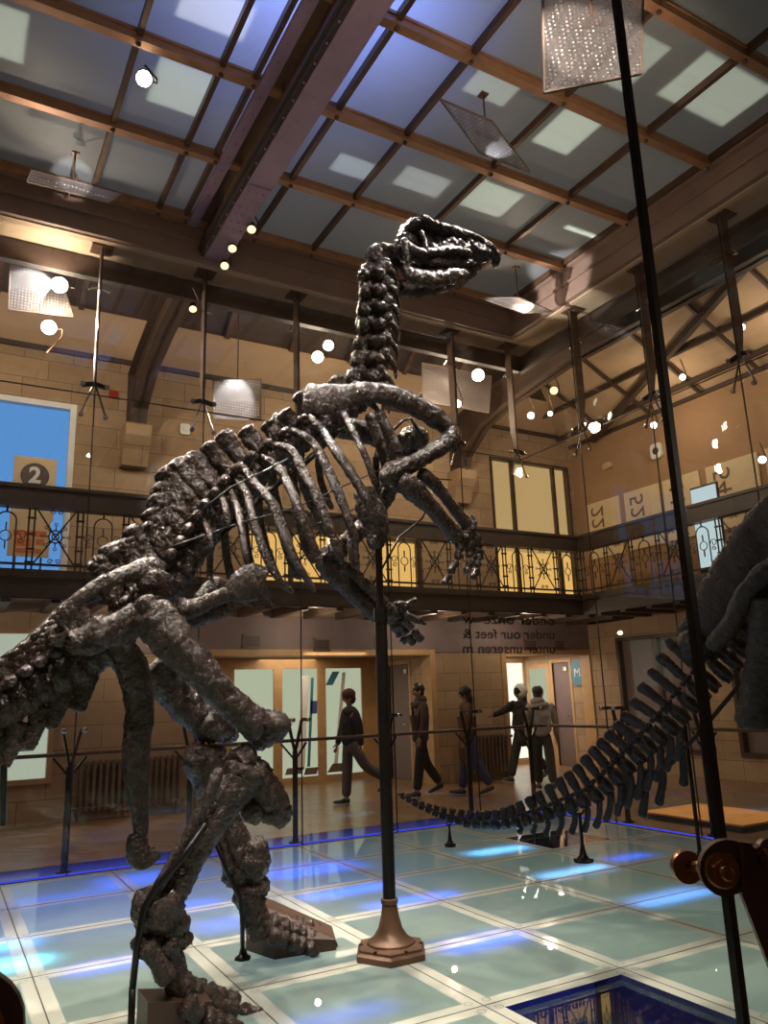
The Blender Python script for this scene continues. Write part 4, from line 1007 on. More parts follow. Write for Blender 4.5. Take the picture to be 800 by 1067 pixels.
hand([(488,556,.32,8),(481,562,.34,7),(494,562,.31,7),(488,568,.32,6)],
     [([(490,562),(497,578),(497,592),(492,604)], .3, 5.5), ([(486,566),(490,582),(486,598)], .33, 5.5), ([(480,566),(476,584),(468,598),(462,610)], .36, 5.2), ([(496,560),(501,572),(500,584)], .28, 4.5)],
     ([(492,552),(494,543),(491,536)], .28))
# ---- far arm
mb = MB(); K.bone(mb, [(410,500),(398,522),(378,548),(356,570),(338,582)], [-.3,-.34,-.36,-.36,-.36], [10,9,8,10,11], 1, amp=.28, n=16); K.part('upper_arm_bone', mb)
mb = MB(); K.bone(mb, [(334,578),(346,594),(362,612),(382,632),(400,646)], -.36, [12,12,10,8,9], .8, amp=.22, n=16); K.part('forearm_bone', mb)
mb = MB(); K.bone(mb, [(352,590),(368,598),(384,614),(398,628),(408,638)], -.32, [8,7,6,7,7], .9, amp=.22, n=14); K.part('forearm_bone', mb)
hand([(408,640,-.34,9),(416,634,-.33,7),(420,644,-.32,7),(412,650,-.36,7)],
     [([(418,644),(430,656),(441,668)], -.3, 5.5), ([(414,650),(424,662),(432,672)], -.34, 5.5), ([(418,634),(428,628),(434,624)], -.3, 4.5), ([(410,652),(418,664),(424,670)], -.38, 5)],
     ([(420,640),(434,646),(444,651)], -.28))
# ---- hips
for f in (False, True):
    mb = MB()
    K.bone(mb, [(170,590),(150,594),(128,600),(106,609),(86,622),(70,638),(60,652)], [.2,.24,.27,.28,.28,.27,.25], [12,12,9,8,8,9,8], .6, f, .25, 14, 16)
    K.bone(mb, [(168,594),(160,612),(152,632)], .22, [15,16,14], .6, f, .35, 12); K.lump(mb, 158, 606, .22, 15, f, .5, 13)
    K.bone(mb, [(150,640),(128,652),(108,660),(88,668),(66,668)], [.2,.22,.22,.2,.18], [16,15,16,15,10], .7, f, .4, 12)
    K.lump(mb, 106, 657, .24, 15, f, .5, 14); K.lump(mb, 60, 662, .2, 11, f, .6, 16)
    K.part('hip_bone', mb)
    mb = MB(); K.bone(mb, [(182,632),(200,634),(220,626),(240,618)], [.2,.26,.3,.32], [11,10,8,8], .6, f, .2, 13); K.bone(mb, [(236,620),(252,612),(266,606),(274,610)], [.32,.34,.36,.36], [9,17,20,15], .3, f, .15, 12, 16); K.bone(mb, [(190,646),(210,640),(226,636),(238,632)], [.2,.22,.24,.25], [10,9,10,9], .6, f, .25)
    K.part('pubis', mb)
    mb = MB(); K.bone(mb, [(118,664),(136,686),(146,712),(148,744),(144,780),(143,812),(147,845),(149,876)], [.1,.09,.08,.07,.06,.05,.05,.04], [11,14,13,12,12,10,7,7], .6, f, .2, 13, 14)
    K.bone(mb, [(145,868),(145,884),(148,894),(160,892),(168,889)], .04, [8,10,12,7,4], .5, f, .2); K.part('ischium', mb)
mb = MB()
for j in range(7): K.bone(mb, [(84-4*j,628+7*j),(72-4*j,632+7*j),(58-4.5*j,636+7*j)], .12, [5.5,4.5,2.5], .7, amp=.35, n=8)
K.part('sacral_spine', mb)
# ---- near leg
mb = MB(); K.bone(mb, [(152,634),(164,648),(186,674),(210,700),(234,726),(256,746),(276,762)], [.3,.33,.36,.37,.37,.37,.37], [22,24,21,18,15,16,18], .75, amp=.2, n=22, step=.012)
K.bone(mb, [(146,622),(158,640),(176,660)], .36, [10,12,8], .9, amp=.35); K.lump(mb, 284, 758, .38, 16, amp=.45, freq=12); K.lump(mb, 272, 768, .28, 13, amp=.5); K.bone(mb, [(206,706),(220,724),(228,736)], .33, [6,8,4], .6, amp=.3); K.part('thigh_bone', mb)
mb = MB(); K.bone(mb, [(258,796),(248,816),(228,846),(208,880),(190,912),(176,936)], [.36,.36,.37,.38,.39,.4], [24,21,16,14,15,19], .85, amp=.2, n=22, step=.012)
K.bone(mb, [(250,800),(268,812),(284,832),(300,842)], [.34,.33,.32,.32], [18,18,15,8], .8, amp=.4, freq=12, n=18); K.lump(mb, 288, 848, .3, 13, amp=.6, freq=14, sq=(1.3,.9,.9)); K.lump(mb, 262, 846, .32, 11, amp=.5); K.lump(mb, 252, 790, .34, 13, amp=.5); K.part('shin_bone', mb)
mb = MB(); K.bone(mb, [(230,800),(214,834),(194,872),(172,912),(154,944)], [.46,.46,.46,.46,.46], [7,6,5.5,5.5,8], .9, amp=.22, n=12); K.part('calf_bone', mb)
def foot(ank, meta, toes, o):
    mb = MB()
    for (u, v, of, r, q) in ank: K.lump(mb, u, v, of, r, amp=.45, freq=12, sq=q)
    for uv, of, r in meta: K.bone(mb, uv, of, r, .9, amp=.25, n=18)
    h = K.part('foot', mb)
    for uv, of, rr in toes:
        g = MB()
        for j in range(len(uv)-1):
            (a, b) = uv[j], uv[j+1]; lerp = lambda t: (a[0]*(1-t)+b[0]*t, a[1]*(1-t)+b[1]*t)
            K.bone(g, [lerp(.02), lerp(.5), lerp(.98)], of, [rr[j]*1.05, rr[j]*.8, rr[j+1]*1.1], 1, amp=.32, freq=16, n=14, taper=.25)
        K.part('toe', g, h)
foot([(167,948,.4,24,(1,1,1.05)),(148,946,.42,12,(.8,1,1.5)),(180,962,.4,16,(1,1,1)),(155,982,.42,13,(1.3,1,.7)),(186,980,.4,12,(1.1,1,.8))],
     [([(164,980),(176,1000),(184,1020),(192,1036)], .41, [22,15,13,16]), ([(150,984),(164,1002),(176,1024)], .5, [11,9,11])],
     [([(194,1034),(212,1046),(230,1052),(248,1054),(276,1058)], .36, [16,14,11,9,6]), ([(190,1044),(210,1060),(232,1066),(256,1076)], .55, [13,12,10,6]), ([(198,1030),(214,1032),(234,1040),(252,1042)], .2, [12,10,9,5])], 0)
# ---- far leg
mb = MB(); K.bone(mb, [(158,690),(170,706),(186,728),(204,744),(220,756),(226,768)], [-.3,-.33,-.36,-.37,-.38,-.38], [16,18,17,18,20,20], .85, amp=.25, n=20); K.lump(mb, 222, 752, -.36, 20, amp=.5, freq=11); K.lump(mb, 236, 762, -.4, 12, amp=.5); K.part('thigh_bone', mb)
mb = MB(); K.bone(mb, [(212,776),(214,796),(222,826),(234,856),(248,884),(256,900)], -.38, [22,20,16,15,18,18], .85, amp=.22, n=20); K.lump(mb, 206, 790, -.34, 13, amp=.6); K.lump(mb, 200, 796, -.3, 9, amp=.6); K.part('shin_bone', mb)
mb = MB(); K.bone(mb, [(214,800),(222,840),(232,880),(240,912)], -.32, [6,5,5,7], .9, amp=.2, n=12); K.part('calf_bone', mb)
foot([(261,896,-.38,20,(1,1,1.15)),(246,910,-.38,13,(1,1,1)),(262,926,-.38,15,(1.2,1,.7)),(274,922,-.4,8,(.8,1,1.3))],
     [([(256,924),(262,942),(268,960),(276,974)], -.38, [17,14,13,15])],
     [([(278,962),(300,970),(318,976),(334,982),(350,990)], -.38, [12,11,10,9,6]), ([(284,968),(306,964),(326,968),(342,978)], -.5, [11,10,9,6]), ([(280,974),(300,980),(318,986),(332,994)], -.26, [9,9,8,5])], 0)
# ---- iron armature
mb = MB(); mb.tube(K.pts([(-40,772),(5,768),(28,758),(54,736),(103,693),(175,620),(232,555),(290,503),(318,482),(352,450)], 0), .022, 8); mb.tube(K.pts([(-4,770),(4,790),(3,860)], 0), .018, 8)
K.part('armature_rod', mb, None, 'iron')
mb = MB()
for uv in ([(166,574),(200,562),(250,545),(310,528),(350,510),(400,488),(418,484)], [(190,546),(240,508),(300,478)], [(410,496),(470,500)], [(300,560),(370,530),(420,486)]): mb.tube(K.pts(uv, .3), .005, 5)
mb.tube(K.pts([(406,452),(420,438),(428,436),(434,446),(440,456)], 0), .012, 6); mb.tube(K.pts([(388,610),(416,560),(440,540),(452,514)], 0), .008, 5)
K.part('tie_wire', mb, None, 'iron')
mb = MB(); mb.tube(K.pts([(214,858),(190,894),(164,922),(150,946),(143,984),(138,1030)], .5), .017, 8); p = K.S(138, 1030, .5); mb.tube([p, V((p.x, p.y, .0))], .017, 8); K.part('armature_rod', mb, None, 'iron')
mb = MB(); P = K.pts([(226,880),(238,912),(250,936),(252,952)], -.3); b_ = at(253, 994, z=.03); mb.tube(P+[V((P[-1].x, P[-1].y, .5)), V((b_.x, b_.y, .03))] if False else P+[V((b_.x, b_.y, .02))], .015, 8); mb.lathe([(.055,0),(.055,.012),(.03,.025),(.02,.06)], 6, (b_.x, b_.y, 0)); K.part('armature_rod', mb, None, 'iron')
CRAG[0] = 0
# foot plinths
def plinth(label, base, tops, name='foot_plinth'):
    mb = MB(); n = len(base)
    vs = [V((p.x, p.y, 0)) for p in base] + [V((p.x, p.y, h)) for p, h in zip(base, tops)]
    mb.add(vs, [tuple(reversed(range(n))), tuple(range(n, 2*n))] + [(i, (i+1)%n, n+(i+1)%n, n+i) for i in range(n)])
    return tag(mb.build(name, 'plinth'), label, 'plinth')
f0 = [at(286,1000,z=0), at(350,990,z=0), at(346,980,z=0), at(262,978,z=0), at(256,990,z=0)]
plinth('brown wedge plinth under the far foot of the near skeleton', f0, [.13,.06,.09,.30,.32])
c = K.S(178, 1060, .42); c2 = V((c.x, c.y, 0))
plinth('brown block plinth under the near foot, at the bottom of the picture', [c2+V((-.14,-.1,0)), c2+V((.17,-.12,0)), c2+V((.19,.1,0)), c2+V((-.14,.12,0))], [.2,.15,.15,.2])
# support pole of the near skeleton, on a grid node of the floor
t = empty('support_pole', (2.645, 4.72, 0), 'tall black pole on a flared hexagonal foot under the ribs of the near skeleton', 'pole')
c = (2.645, 4.72, 0)
MB().lathe([(.245,0),(.245,.035),(.225,.05),(.225,.065),(.15,.075)], 6, c).build('base_plate', 'bronze', t)
MB().lathe([(.155,.068),(.15,.085),(.11,.11),(.078,.16),(.058,.23),(.048,.30),(.055,.305),(.055,.33),(.046,.335)], 28, c).build('flared_foot', 'bronze', t, True, .6)
MB().tube([(2.645,4.72,.3),(2.645,4.72,2.2)], .042, 16).tube([(2.645,4.72,2.2),(2.645,4.72,3.3)], .026, 12).lathe([(.05,2.1),(.05,2.2)], 16, (2.645,4.72,0)).build('shaft', 'iron', t, True, .6)
for k in range(6):
    a = PI/6+PI*k/3; MB().lathe([(.013,.063),(.013,.072)], 8, (2.645+.19*math.cos(a), 4.72+.19*math.sin(a), 0)).build('bolt', 'iron', t)

# ================================================================== the second skeleton (its tail, hips and legs come into the picture)
CRAG[0] = 1; CRAG[1] = .02
root2 = empty('iguanodon_skeleton', (6.1, 4.6, 0), 'dark silhouetted dinosaur skeleton at the right edge with its tail sweeping to the left', 'dinosaur skeleton')
Q = Skel(root2, (4.98, 7.51), (.36, -.93), 'bone_backlit')
A = [(418,830),(440,842),(462,852),(490,859),(515,860),(540,857),(567,850),(600,838),(618,830),(632,818),(645,807),(662,790),(685,767),(705,747),(718,732),(738,710),(760,688),(800,640)]
T = [(417,826),(441,836),(464,842),(494,846),(516,845),(533,840),(556,829),(586,810),(599,801),(610,789),(619,779),(632,767),(650,747),(666,720),(679,700),(697,670),(724,645),(770,585)]
cum = [0]
for i in range(len(A)-1): cum.append(cum[-1]+math.hypot(A[i+1][0]-A[i][0], A[i+1][1]-A[i][1]))
def arc(l, s):
    s = max(0, min(cum[-1]-1e-6, s)); j = max(k for k in range(len(cum)-1) if cum[k] <= s); f = (s-cum[j])/(cum[j+1]-cum[j])
    return (l[j][0]*(1-f)+l[j+1][0]*f, l[j][1]*(1-f)+l[j+1][1]*f)
sv_, ss_ = 2.0, []
while sv_ < cum[-1]:
    ss_.append(sv_); sv_ += 7+8.5*min(1, sv_/250)
for i, s_ in enumerate(ss_):
    t = s_/cum[-1]; c = Q.S(*arc(A, s_)); tip = Q.S(*arc(T, s_)); tip = tip + (tip-c)*.1; a = Q.S(*arc(A, s_+2))-Q.S(*arc(A, s_-2)); ln = a.length/4*(7+8.5*min(1, s_/250))
    Q.vertebra('tail_vertebra', c, tip, a, .022+.13*t, ln*.36, .022+.026*t, .03+.1*t, .1, amp=.3)
A2 = A
for i in range(15):
    w_ = i/14; s_ = 130+205*w_; t = s_/cum[-1]; u, v = arc(A, s_); L_ = 8+30*math.sin(PI*.62*w_); r_ = .022+.13*t
    mb = MB(); Q.bone(mb, [(u+1,v+4+9*w_),(u+1,v+4+9*w_+L_*.5),(u-2-3*w_,v+4+9*w_+L_)], 0, [3+1.5*w_,2.6+1.5*w_,3.2+2*w_], .6, amp=.3, n=10); Q.part('chevron_bone', mb)
# hips, back ridge and thigh at the picture edge
for f in (False, True):
    mb = MB()
    Q.bone(mb, [(712,672),(730,652),(752,626),(778,594),(806,560),(836,530)], [.16,.2,.22,.22,.2,.18], [12,20,28,34,36,36], .22, f, .3, 8, 22); Q.lump(mb, 724, 672, .2, 14, f, .5, 9); Q.part('hip_bone', mb)
    mb = MB(); Q.bone(mb, [(738,676),(760,652),(776,620),(800,596),(830,580)], [.34,.36,.38,.38,.36], [9,10,10,12,12], .8, f, .25, 9, 14); Q.part('ischium', mb)
    mb = MB(); Q.bone(mb, [(806,622),(800,650),(792,690),(786,730),(782,760)], .36, [22,18,14,14,18], .8, f, .25, 9, 16); Q.part('thigh_bone', mb)
for (a, b) in (((744,664),(712,650)),((752,640),(724,626)),((764,620),(736,602)),((776,602),(748,580)),((788,586),(762,558)),((802,570),(778,540)),((818,556),(794,524)),((836,540),(812,508))):
    mb = MB(); Q.bone(mb, [a, ((a[0]+b[0])/2, (a[1]+b[1])/2), b], 0, [9,9,10], .45, amp=.4, freq=9); Q.part('back_vertebra', mb)
for k, (u0, v0, u1, v1) in enumerate(((672,800,668,852),(690,790,686,840),(708,776,712,820),(736,752,742,800))):
    mb = MB(); Q.bone(mb, [(u0,v0),((u0+u1)/2+2,(v0+v1)/2),(u1,v1)], -.1, [4,4,5], .7, amp=.3, n=10); Q.part('chevron_bone', mb)
mb = MB(); mb.tube(Q.pts([(660,822),(700,795),(740,750),(790,690),(840,625)], 0), .02, 8); Q.part('armature_rod', mb, None, 'iron')
# its thin supports on the glass floor
def stand(label, u, v, top_uv, r):
    p = at(u, v, z=0); tp = Q.S(*top_uv)
    t = empty('tail_stand', p, label, 'stand')
    MB().lathe([(.075*r,0),(.075*r,.012),(.06*r,.02),(.03*r,.06),(.018*r,.13),(.018*r,.15)], 16, p).build('foot', 'iron', t, True, .6)
    MB().tube([V((p.x, p.y, .1)), V((p.x, p.y, tp.z))], .014*r, 8).build('stem', 'iron', t)
    for k in range(4): MB().lathe([(.012*r,0),(.012*r,.03)], 6, (p.x+.065*r*math.cos(PI/4+k*PI/2), p.y+.065*r*math.sin(PI/4+k*PI/2), 0)).build('bolt', 'iron', t)
    MB().tube([V((p.x-.05*r, p.y, tp.z+.02)), V((p.x-.03*r, p.y, tp.z-.01)), V((p.x, p.y, tp.z-.02)), V((p.x+.03*r, p.y, tp.z-.01)), V((p.x+.05*r, p.y, tp.z+.02))], .009*r, 6).build('cradle', 'iron', t)
stand('small black tail stand on the glass floor under the thin end of the dark tail', 469, 882, (470, 858), .8)
stand('black tail stand with round foot under the middle of the dark tail', 608, 898, (606, 846), 1.2)
stand('slim black pole under the thick part of the dark tail', 731, 905, (728, 752), 1.3)

CRAG[0] = 0
# ================================================================== PEOPLE
def skin_mesh(name, J, E, rootj, mat, parent, levels=2):
    names = list(J); idx = {n: i for i, n in enumerate(names)}
    me = bpy.data.meshes.new(name); me.from_pydata([J[n][0] for n in names], [(idx[a], idx[b]) for a, b in E], []); me.update()
    o = bpy.data.objects.new(name, me); COL.objects.link(o)
    md = o.modifiers.new('skin', 'SKIN'); md.use_smooth_shade = True; md.branch_smoothing = .6
    sv = me.skin_vertices[0].data
    for n in names:
        r = J[n][1]; r = r if isinstance(r, tuple) else (r, r)
        sv[idx[n]].radius = r; sv[idx[n]].use_root = (n == rootj)
    sub = o.modifiers.new('sub', 'SUBSURF'); sub.levels = levels; sub.render_levels = levels
    dg = bpy.context.evaluated_depsgraph_get(); dg.update()
    m2 = bpy.data.meshes.new_from_object(o.evaluated_get(dg))
    bpy.data.objects.remove(o); bpy.data.meshes.remove(me)
    for p in m2.polygons: p.use_smooth = True
    m2.materials.clear(); m2.materials.append(M[mat]); m2.name = name
    r = bpy.data.objects.new(name, m2); COL.objects.link(r); r.parent = parent; return r

def person(label, loc, face, H, legs, arms, top, bottom, hairmat, long_hair=False, hat=None, hood=False, coat_len=.0, headturn=0, build=1.0, shoe='shoe', sleeve_dn=0):
    """legs/arms: ((upper swing, lower bend), ...) in degrees for left (+y) and right (-y); face: heading angle of the walk"""
    t = empty('person', (0, 0, 0), label, 'person')
    s = H/1.75; R = math.radians
    hip, sh = .93, 1.44; J = {}
    def leg(sd, a, b):
        h = V((0, sd*.095, hip)); k = h + V((math.sin(R(a)), 0, -math.cos(R(a))))*.44; an = k + V((math.sin(R(a-b)), 0, -math.cos(R(a-b))))*.42
        fa = R(a-b)*.6; toe = an + V((math.cos(fa)*.17, sd*.02, -.055 + math.sin(fa)*.17)); heel = an + V((-math.cos(fa)*.06, 0, -.06 - math.sin(fa)*.05))
        return h, k, an, toe, heel
    def arm(sd, a, b, out=8):
        h = V((-.01, sd*.19*build, sh)); e = h + V((math.sin(R(a)), sd*math.sin(R(out)), -math.cos(R(a))))*.29; w = e + V((math.sin(R(a+b)), sd*.02, -math.cos(R(a+b))))*.25
        return h, e, w
    Lg = [leg(1, *legs[0]), leg(-1, *legs[1])]; Ar = [arm(1, *arms[0]), arm(-1, *arms[1])]
    low = min(min(l[3].z, l[4].z) for l in Lg); dz = -low + .015
    up = V((0, 0, dz))
    Lg = [[p+up for p in l] for l in Lg]; Ar = [[p+up for p in a] for a in Ar]
    hz = hip + dz; q = Quaternion((0,0,1), R(headturn))
    hd = V((.02, 0, 1.6+dz)); hp = lambda x, y, z: hd + q @ V((x, y, z))
    J = dict(pelvis=(V((0,0,hz)), .08), belly=(V((0,0,hz+.16)), .09), chest=(V((0,0,hz+.36)), .07), neck0=(V((-.005,0,1.47+dz)), .05), neck1=(hp(-.02,0,-.06), .055), head0=(hp(.01,0,.0), (.085,.075)), head1=(hp(.0,0,.07), (.092,.08)), head2=(hp(-.005,0,.13), (.06,.055)),
             jaw=(hp(.06,0,-.035), .035), nose=(hp(.105,0,.02), .012))
    E = [('pelvis','belly'),('belly','chest'),('chest','neck0'),('neck0','neck1'),('neck1','head0'),('head0','head1'),('head1','head2'),('head0','jaw'),('head0','nose')]
    for i, sd in ((0, 'l'), (1, 'r')):
        h, k, an, toe, heel = Lg[i]
        J.update({sd+'hip': (h, .065), sd+'knee': (k, .06), sd+'ank': (an, .042), sd+'toe': (toe, .03)})
        E += [('pelvis', sd+'hip'), (sd+'hip', sd+'knee'), (sd+'knee', sd+'ank'), (sd+'ank', sd+'toe')]
        sd_ = 1 if sd == 'l' else -1; h, e, w = Ar[i]; dr = (w-e).normalized(); side = dr.cross(V((0,1,0))).normalized() if abs(dr.y) < .9 else V((1,0,0))
        palm = w + dr*.07
        J.update({sd+'sh': (h+V((0,-sd_*.02,-.03)), .03), sd+'el': (e, .042), sd+'wr': (w, .027), sd+'palm': (palm, (.032,.018))})
        E += [('chest', sd+'sh'), (sd+'sh', sd+'el'), (sd+'el', sd+'wr'), (sd+'wr', sd+'palm')]
        for f in range(4):
            b_ = palm + side*(.027-.018*f) + dr*.015; tip = b_ + dr*(.055, .065, .06, .045)[f] + V((0, -.012 if sd == 'l' else .012, 0))
            J.update({sd+'f%d' % f: (b_+dr*.025, .0095), sd+'t%d' % f: (tip, .008)}); E += [(sd+'palm', sd+'f%d' % f), (sd+'f%d' % f, sd+'t%d' % f)]
        J.update({sd+'th': (w + dr*.045 + side*.042, .011), sd+'tt': (w + dr*.085 + side*.05, .009)}); E += [(sd+'wr', sd+'th'), (sd+'th', sd+'tt')]
    skin_mesh('body', J, E, 'pelvis', 'skin', t)
    for sd in (-1, 1):
        MB().blob(hp(.084, sd*.032, .04), .011, n=8, m=6, amp=0).build('eye', 'white' if False else 'hair', t, True)
        MB().blob(hp(-.005, sd*.083, .02), (.022,.012,.034), n=10, m=8, amp=.1).build('ear', 'skin', t, True)
    # clothes
    cl = coat_len
    JJ = dict(hem=(V((0,0,hz-.06-cl)), (.15*build+.02*(cl>.1),.15)), belly=(V((0,0,hz+.16)), (.165*build,.16)), chest=(V((0,0,hz+.38)), (.175*build,.17)), col=(V((-.01,0,1.5+dz)), (.085,.08)))
    EE = [('hem','belly'),('belly','chest'),('chest','col')]
    for i, sd in ((0,'l'),(1,'r')):
        h, e, w = Ar[i]; JJ.update({sd+'sh': (h, .092), sd+'el': (e, .062), sd+'wr': (w+(w-e).normalized()*.02, .05)}); EE += [('chest', sd+'sh'), (sd+'sh', sd+'el'), (sd+'el', sd+'wr')]
    skin_mesh('jacket', JJ, EE, 'belly', top, t)
    TT = dict(waist=(V((0,0,hz+.12)), (.14,.11)), crotch=(V((0,0,hz-.03)), (.145,.14))); TE = [('waist','crotch')]
    for i, sd in ((0,'l'),(1,'r')):
        h, k, an, toe, heel = Lg[i]; TT.update({sd+'th': (h+(k-h)*.25, .108), sd+'kn': (k, .088), sd+'an': (an+V((0,0,.03)), .078)}); TE += [('crotch', sd+'th'), (sd+'th', sd+'kn'), (sd+'kn', sd+'an')]
    skin_mesh('trousers', TT, TE, 'crotch', bottom, t)
    for i in (0, 1):
        h, k, an, toe, heel = Lg[i]; fd = (toe-heel).normalized()
        sb = MB().sweep([heel+V((0,0,.03)), an*.4+heel*.6+fd*.05+V((0,0,.025)), toe*.6+heel*.4+V((0,0,.03)), toe+fd*.05+V((0,0,.02))], [.042,.045,.047,.036], [.04,.05,.04,.026], (0,1,0), 12, .012, .05, 8)
        so = sb.build('shoe', shoe, t, True)
        MB().sweep([heel-fd*.01+V((0,0,-.004)), (heel+toe)/2+V((0,0,-.002)), toe+fd*.055+V((0,0,-.002))], [.043,.044,.04], [.012,.012,.012], (0,1,0), 10, .02, 0).build('sole', 'sole', so, True)
    hb = MB()
    hm = hairmat
    if hat:
        hb.blob(hp(-.015, 0, .09), (.115,.105,.105), q.to_matrix(), 20, 14, .08, 8); hb.blob(hp(-.06, 0, .03), (.07,.09,.09), q.to_matrix(), 16, 12, .1, 8)
        hb.build('beanie', hat, t, True)
    elif long_hair:
        hb.blob(hp(-.025, 0, .075), (.115,.11,.11), q.to_matrix(), 20, 14, .12, 14)
        hb.sweep([hp(-.05,0,.08), hp(-.085,0,-.05), hp(-.09,0,-.2), hp(-.075,0,-.36)], [.1,.105,.1,.05], [.07,.07,.05,.03], q @ V((0,1,0)), 16, .02, .2, 14); hb.build('hair', hm, t, True)
    else:
        hb.blob(hp(-.025, 0, .085), (.105,.096,.092), q.to_matrix(), 20, 14, .12, 22); hb.blob(hp(-.06, 0, .02), (.05,.08,.07), q.to_matrix(), 14, 10, .15, 22); hb.build('hair', hm, t, True)
    MB().blob(V((-.005,0,1.43+dz)), (.12,.17,.085), None, 18, 10, .05, 8).build('collar', top, None, True).parent = t
    if hood: MB().blob(hp(-.05, 0, -.1), (.1,.13,.08), None, 16, 12, .2, 8).build('hood', top, t, True)
    t.scale = (s, s, s); t.rotation_euler = (0, 0, R(face)); t.location = loc
    return t, hp
person('man in a maroon beanie, black jacket and grey jeans walking left past the glazed doors', (5.62, 11.12, 0), 175, 1.69, ((-32, 26), (3, 0)), ((-14, 12), (10, 10)), 'black_cloth', 'jeans', 'hair', hat='maroon', shoe='shoe')
person('short haired man in a dark brown jacket walking left, just right of the tall pole', (6.92, 11.15, 0), 172, 1.77, ((10, 2), (-16, 18)), ((8, 10), (-14, 14)), 'brown_cloth', 'black_cloth', 'hair', hood=True, coat_len=.06, build=1.1)
t, hp = person('person with long dark hair in a long brown coat carrying a white bag', (7.55, 10.72, 0), 150, 1.70, ((-16, 14), (8, 0)), ((6, 8), (-8, 12)), 'tan_cloth', 'bluejeans', 'hair', True, coat_len=.45, build=1.12)
MB().sweep([V((-.02,-.27,.62)), V((-.02,-.27,.74)), V((-.02,-.27,.9))], [.05,.06,.05], [.13,.14,.11], (0,1,0), 14, .03, .1).tube([V((.07,-.27,.88)), V((.03,-.24,1.2)), V((-.02,-.2,1.46)), V((-.08,-.24,1.2)), V((-.1,-.27,.88))], .008, 5).build('handbag', 'white', None, True).parent = t
t, hp = person('woman in a black coat and white hood striding left with one arm stretched out', (9.36, 11.55, 0), 185, 1.70, ((-26, 14), (18, 0)), ((4, 8), (64, 14)), 'black_cloth', 'black_cloth', 'hair', True, coat_len=.22)
MB().blob(hp(-.05,0,.075), (.13,.135,.15), None, 20, 14, .1, 9).build('hood', 'white', None, True).parent = t
MB().sweep([V((.02,-.1,.95)), V((.03,0,.96)), V((.02,.1,.95))], [.12,.13,.12], [.05,.06,.05], (1,0,0), 12, .03, .2).build('bag', 'maroon', None, True).parent = t
person('person in a pale grey jacket and dark trousers, head turned right', (8.86, 10.42, 0), 60, 1.66, ((8, 4), (-10, 8)), ((2, 6), (-4, 10)), 'grey_cloth', 'black_cloth', 'hair', hood=True, headturn=-50, build=1.08)

# ================================================================== LIGHT
GAIN = {'laylight_lamp': .22, 'dusk_sky': .55, 'floor_blue': .42, 'reflector_fill': 9, 'foot_glow': .15, 'ceiling_fill': .65, 'gallery_lamp': .85, 'roof_spot': 1.15, 'downlight': 1.3, 'recess_light': .9}
def add_light(name, typ, loc, power, col, size=.1, aim=None, spot=None, size_y=None, spread=None, blend=.4):
    l = bpy.data.lights.new(name, typ); l.energy = power*GAIN.get(name,1); l.color = col
    if typ == 'AREA':
        l.size = size
        if size_y: l.shape = 'RECTANGLE'; l.size_y = size_y
        if spread: l.spread = spread
    else: l.shadow_soft_size = size
    if typ == 'SPOT': l.spot_size = spot or 1.2; l.spot_blend = blend
    o = bpy.data.objects.new(name, l); COL.objects.link(o); o.location = loc
    if aim is not None: o.rotation_euler = (V(aim)-V(loc)).to_track_quat('-Z', 'Y').to_euler()
    return o
WARM, NEUT, COOL, BLUE = (1,.82,.62), (1,.88,.77), (.92,.96,1), (.01,.085,1)
# roof spotlights on the skeletons, with unseen front, leg and rim fills added
for p_, w_, c_, a_, sp in (((-.2, 5.6, 6.8), 1500, NEUT, (.9, 4.7, 2.4), .95), ((1.3, 5.1, 6.85), 900, NEUT, (1.2, 4.6, 1.5), .8), ((2.9, 5.6, 6.8), 1100, NEUT, (2.4, 4.7, 3.6), .8),
        ((.4, 2.2, 6.7), 420, NEUT, (1.4, 4.7, 2.4), .9), ((2.6, 2.2, 6.8), 330, NEUT, (2.5, 4.6, 3.4), .9), ((4.4, 4.4, 7.1), 800, NEUT, (3.3, 4.7, 5.0), .8), ((1.6, 7.9, 6.7), 700, WARM, (1.8, 4.8, 3.0), .8),
        ((6.6, 7.4, 6.8), 400, WARM, (5.8, 5.4, 1.2), 1.2), ((1.6, 2.4, 6.7), 800, NEUT, (1.5, 4.5, .8), .6), ((-1.4, 4.0, 6.7), 600, NEUT, (1.4, 4.5, .9), .55)):
    add_light('roof_spot', 'SPOT', p_, w_, c_, .035, a_, sp)
# unseen narrow spots added to brighten the reflector panels
add_light('reflector_fill', 'SPOT', (.7, 6.2, 5.9), 45, COOL, .03, (.78, 7.55, 6.88), .2); rc_ = sum([at(458,104,z=7.0), at(512,127,z=6.85), at(552,180,z=6.75)*3, at(500,160,z=6.9)*2], V())/7
add_light('reflector_fill', 'SPOT', rc_+V((.05,.3,.3)), 2.2, COOL, .02, rc_, .55)
add_light('reflector_fill', 'SPOT', (5.2, 7.6, 6.0), 50, COOL, .03, at(540, 318, z=6.72), .5)
add_light('reflector_fill', 'SPOT', (2.2, 2.0, 6.4), 60, NEUT, .03, at(618, 40, y=2.9), .5); add_light('reflector_fill', 'SPOT', (3.6, 9.2, 6.4), 40, COOL, .03, (3.35, 10, 5.8), .6); add_light('reflector_fill', 'SPOT', (.9, 9.4, 7.2), 40, COOL, .03, (.6, 10, 6.9), .7)
for p_, a_ in (((.4, 8.1, 6.3), (1.2, 6.2, 7.4)), ((6.8, 7.6, 6.3), (5.2, 6.0, 7.4)), ((2.0, 3.0, 6.0), (2.4, 5.2, 7.2)), ((4.4, 3.4, 6.2), (5.0, 5.0, 7.4))): add_light('ceiling_fill', 'SPOT', p_, 55, WARM, .03, a_, 2.0)  # unseen upward spots added to brighten the laylight bars and beams
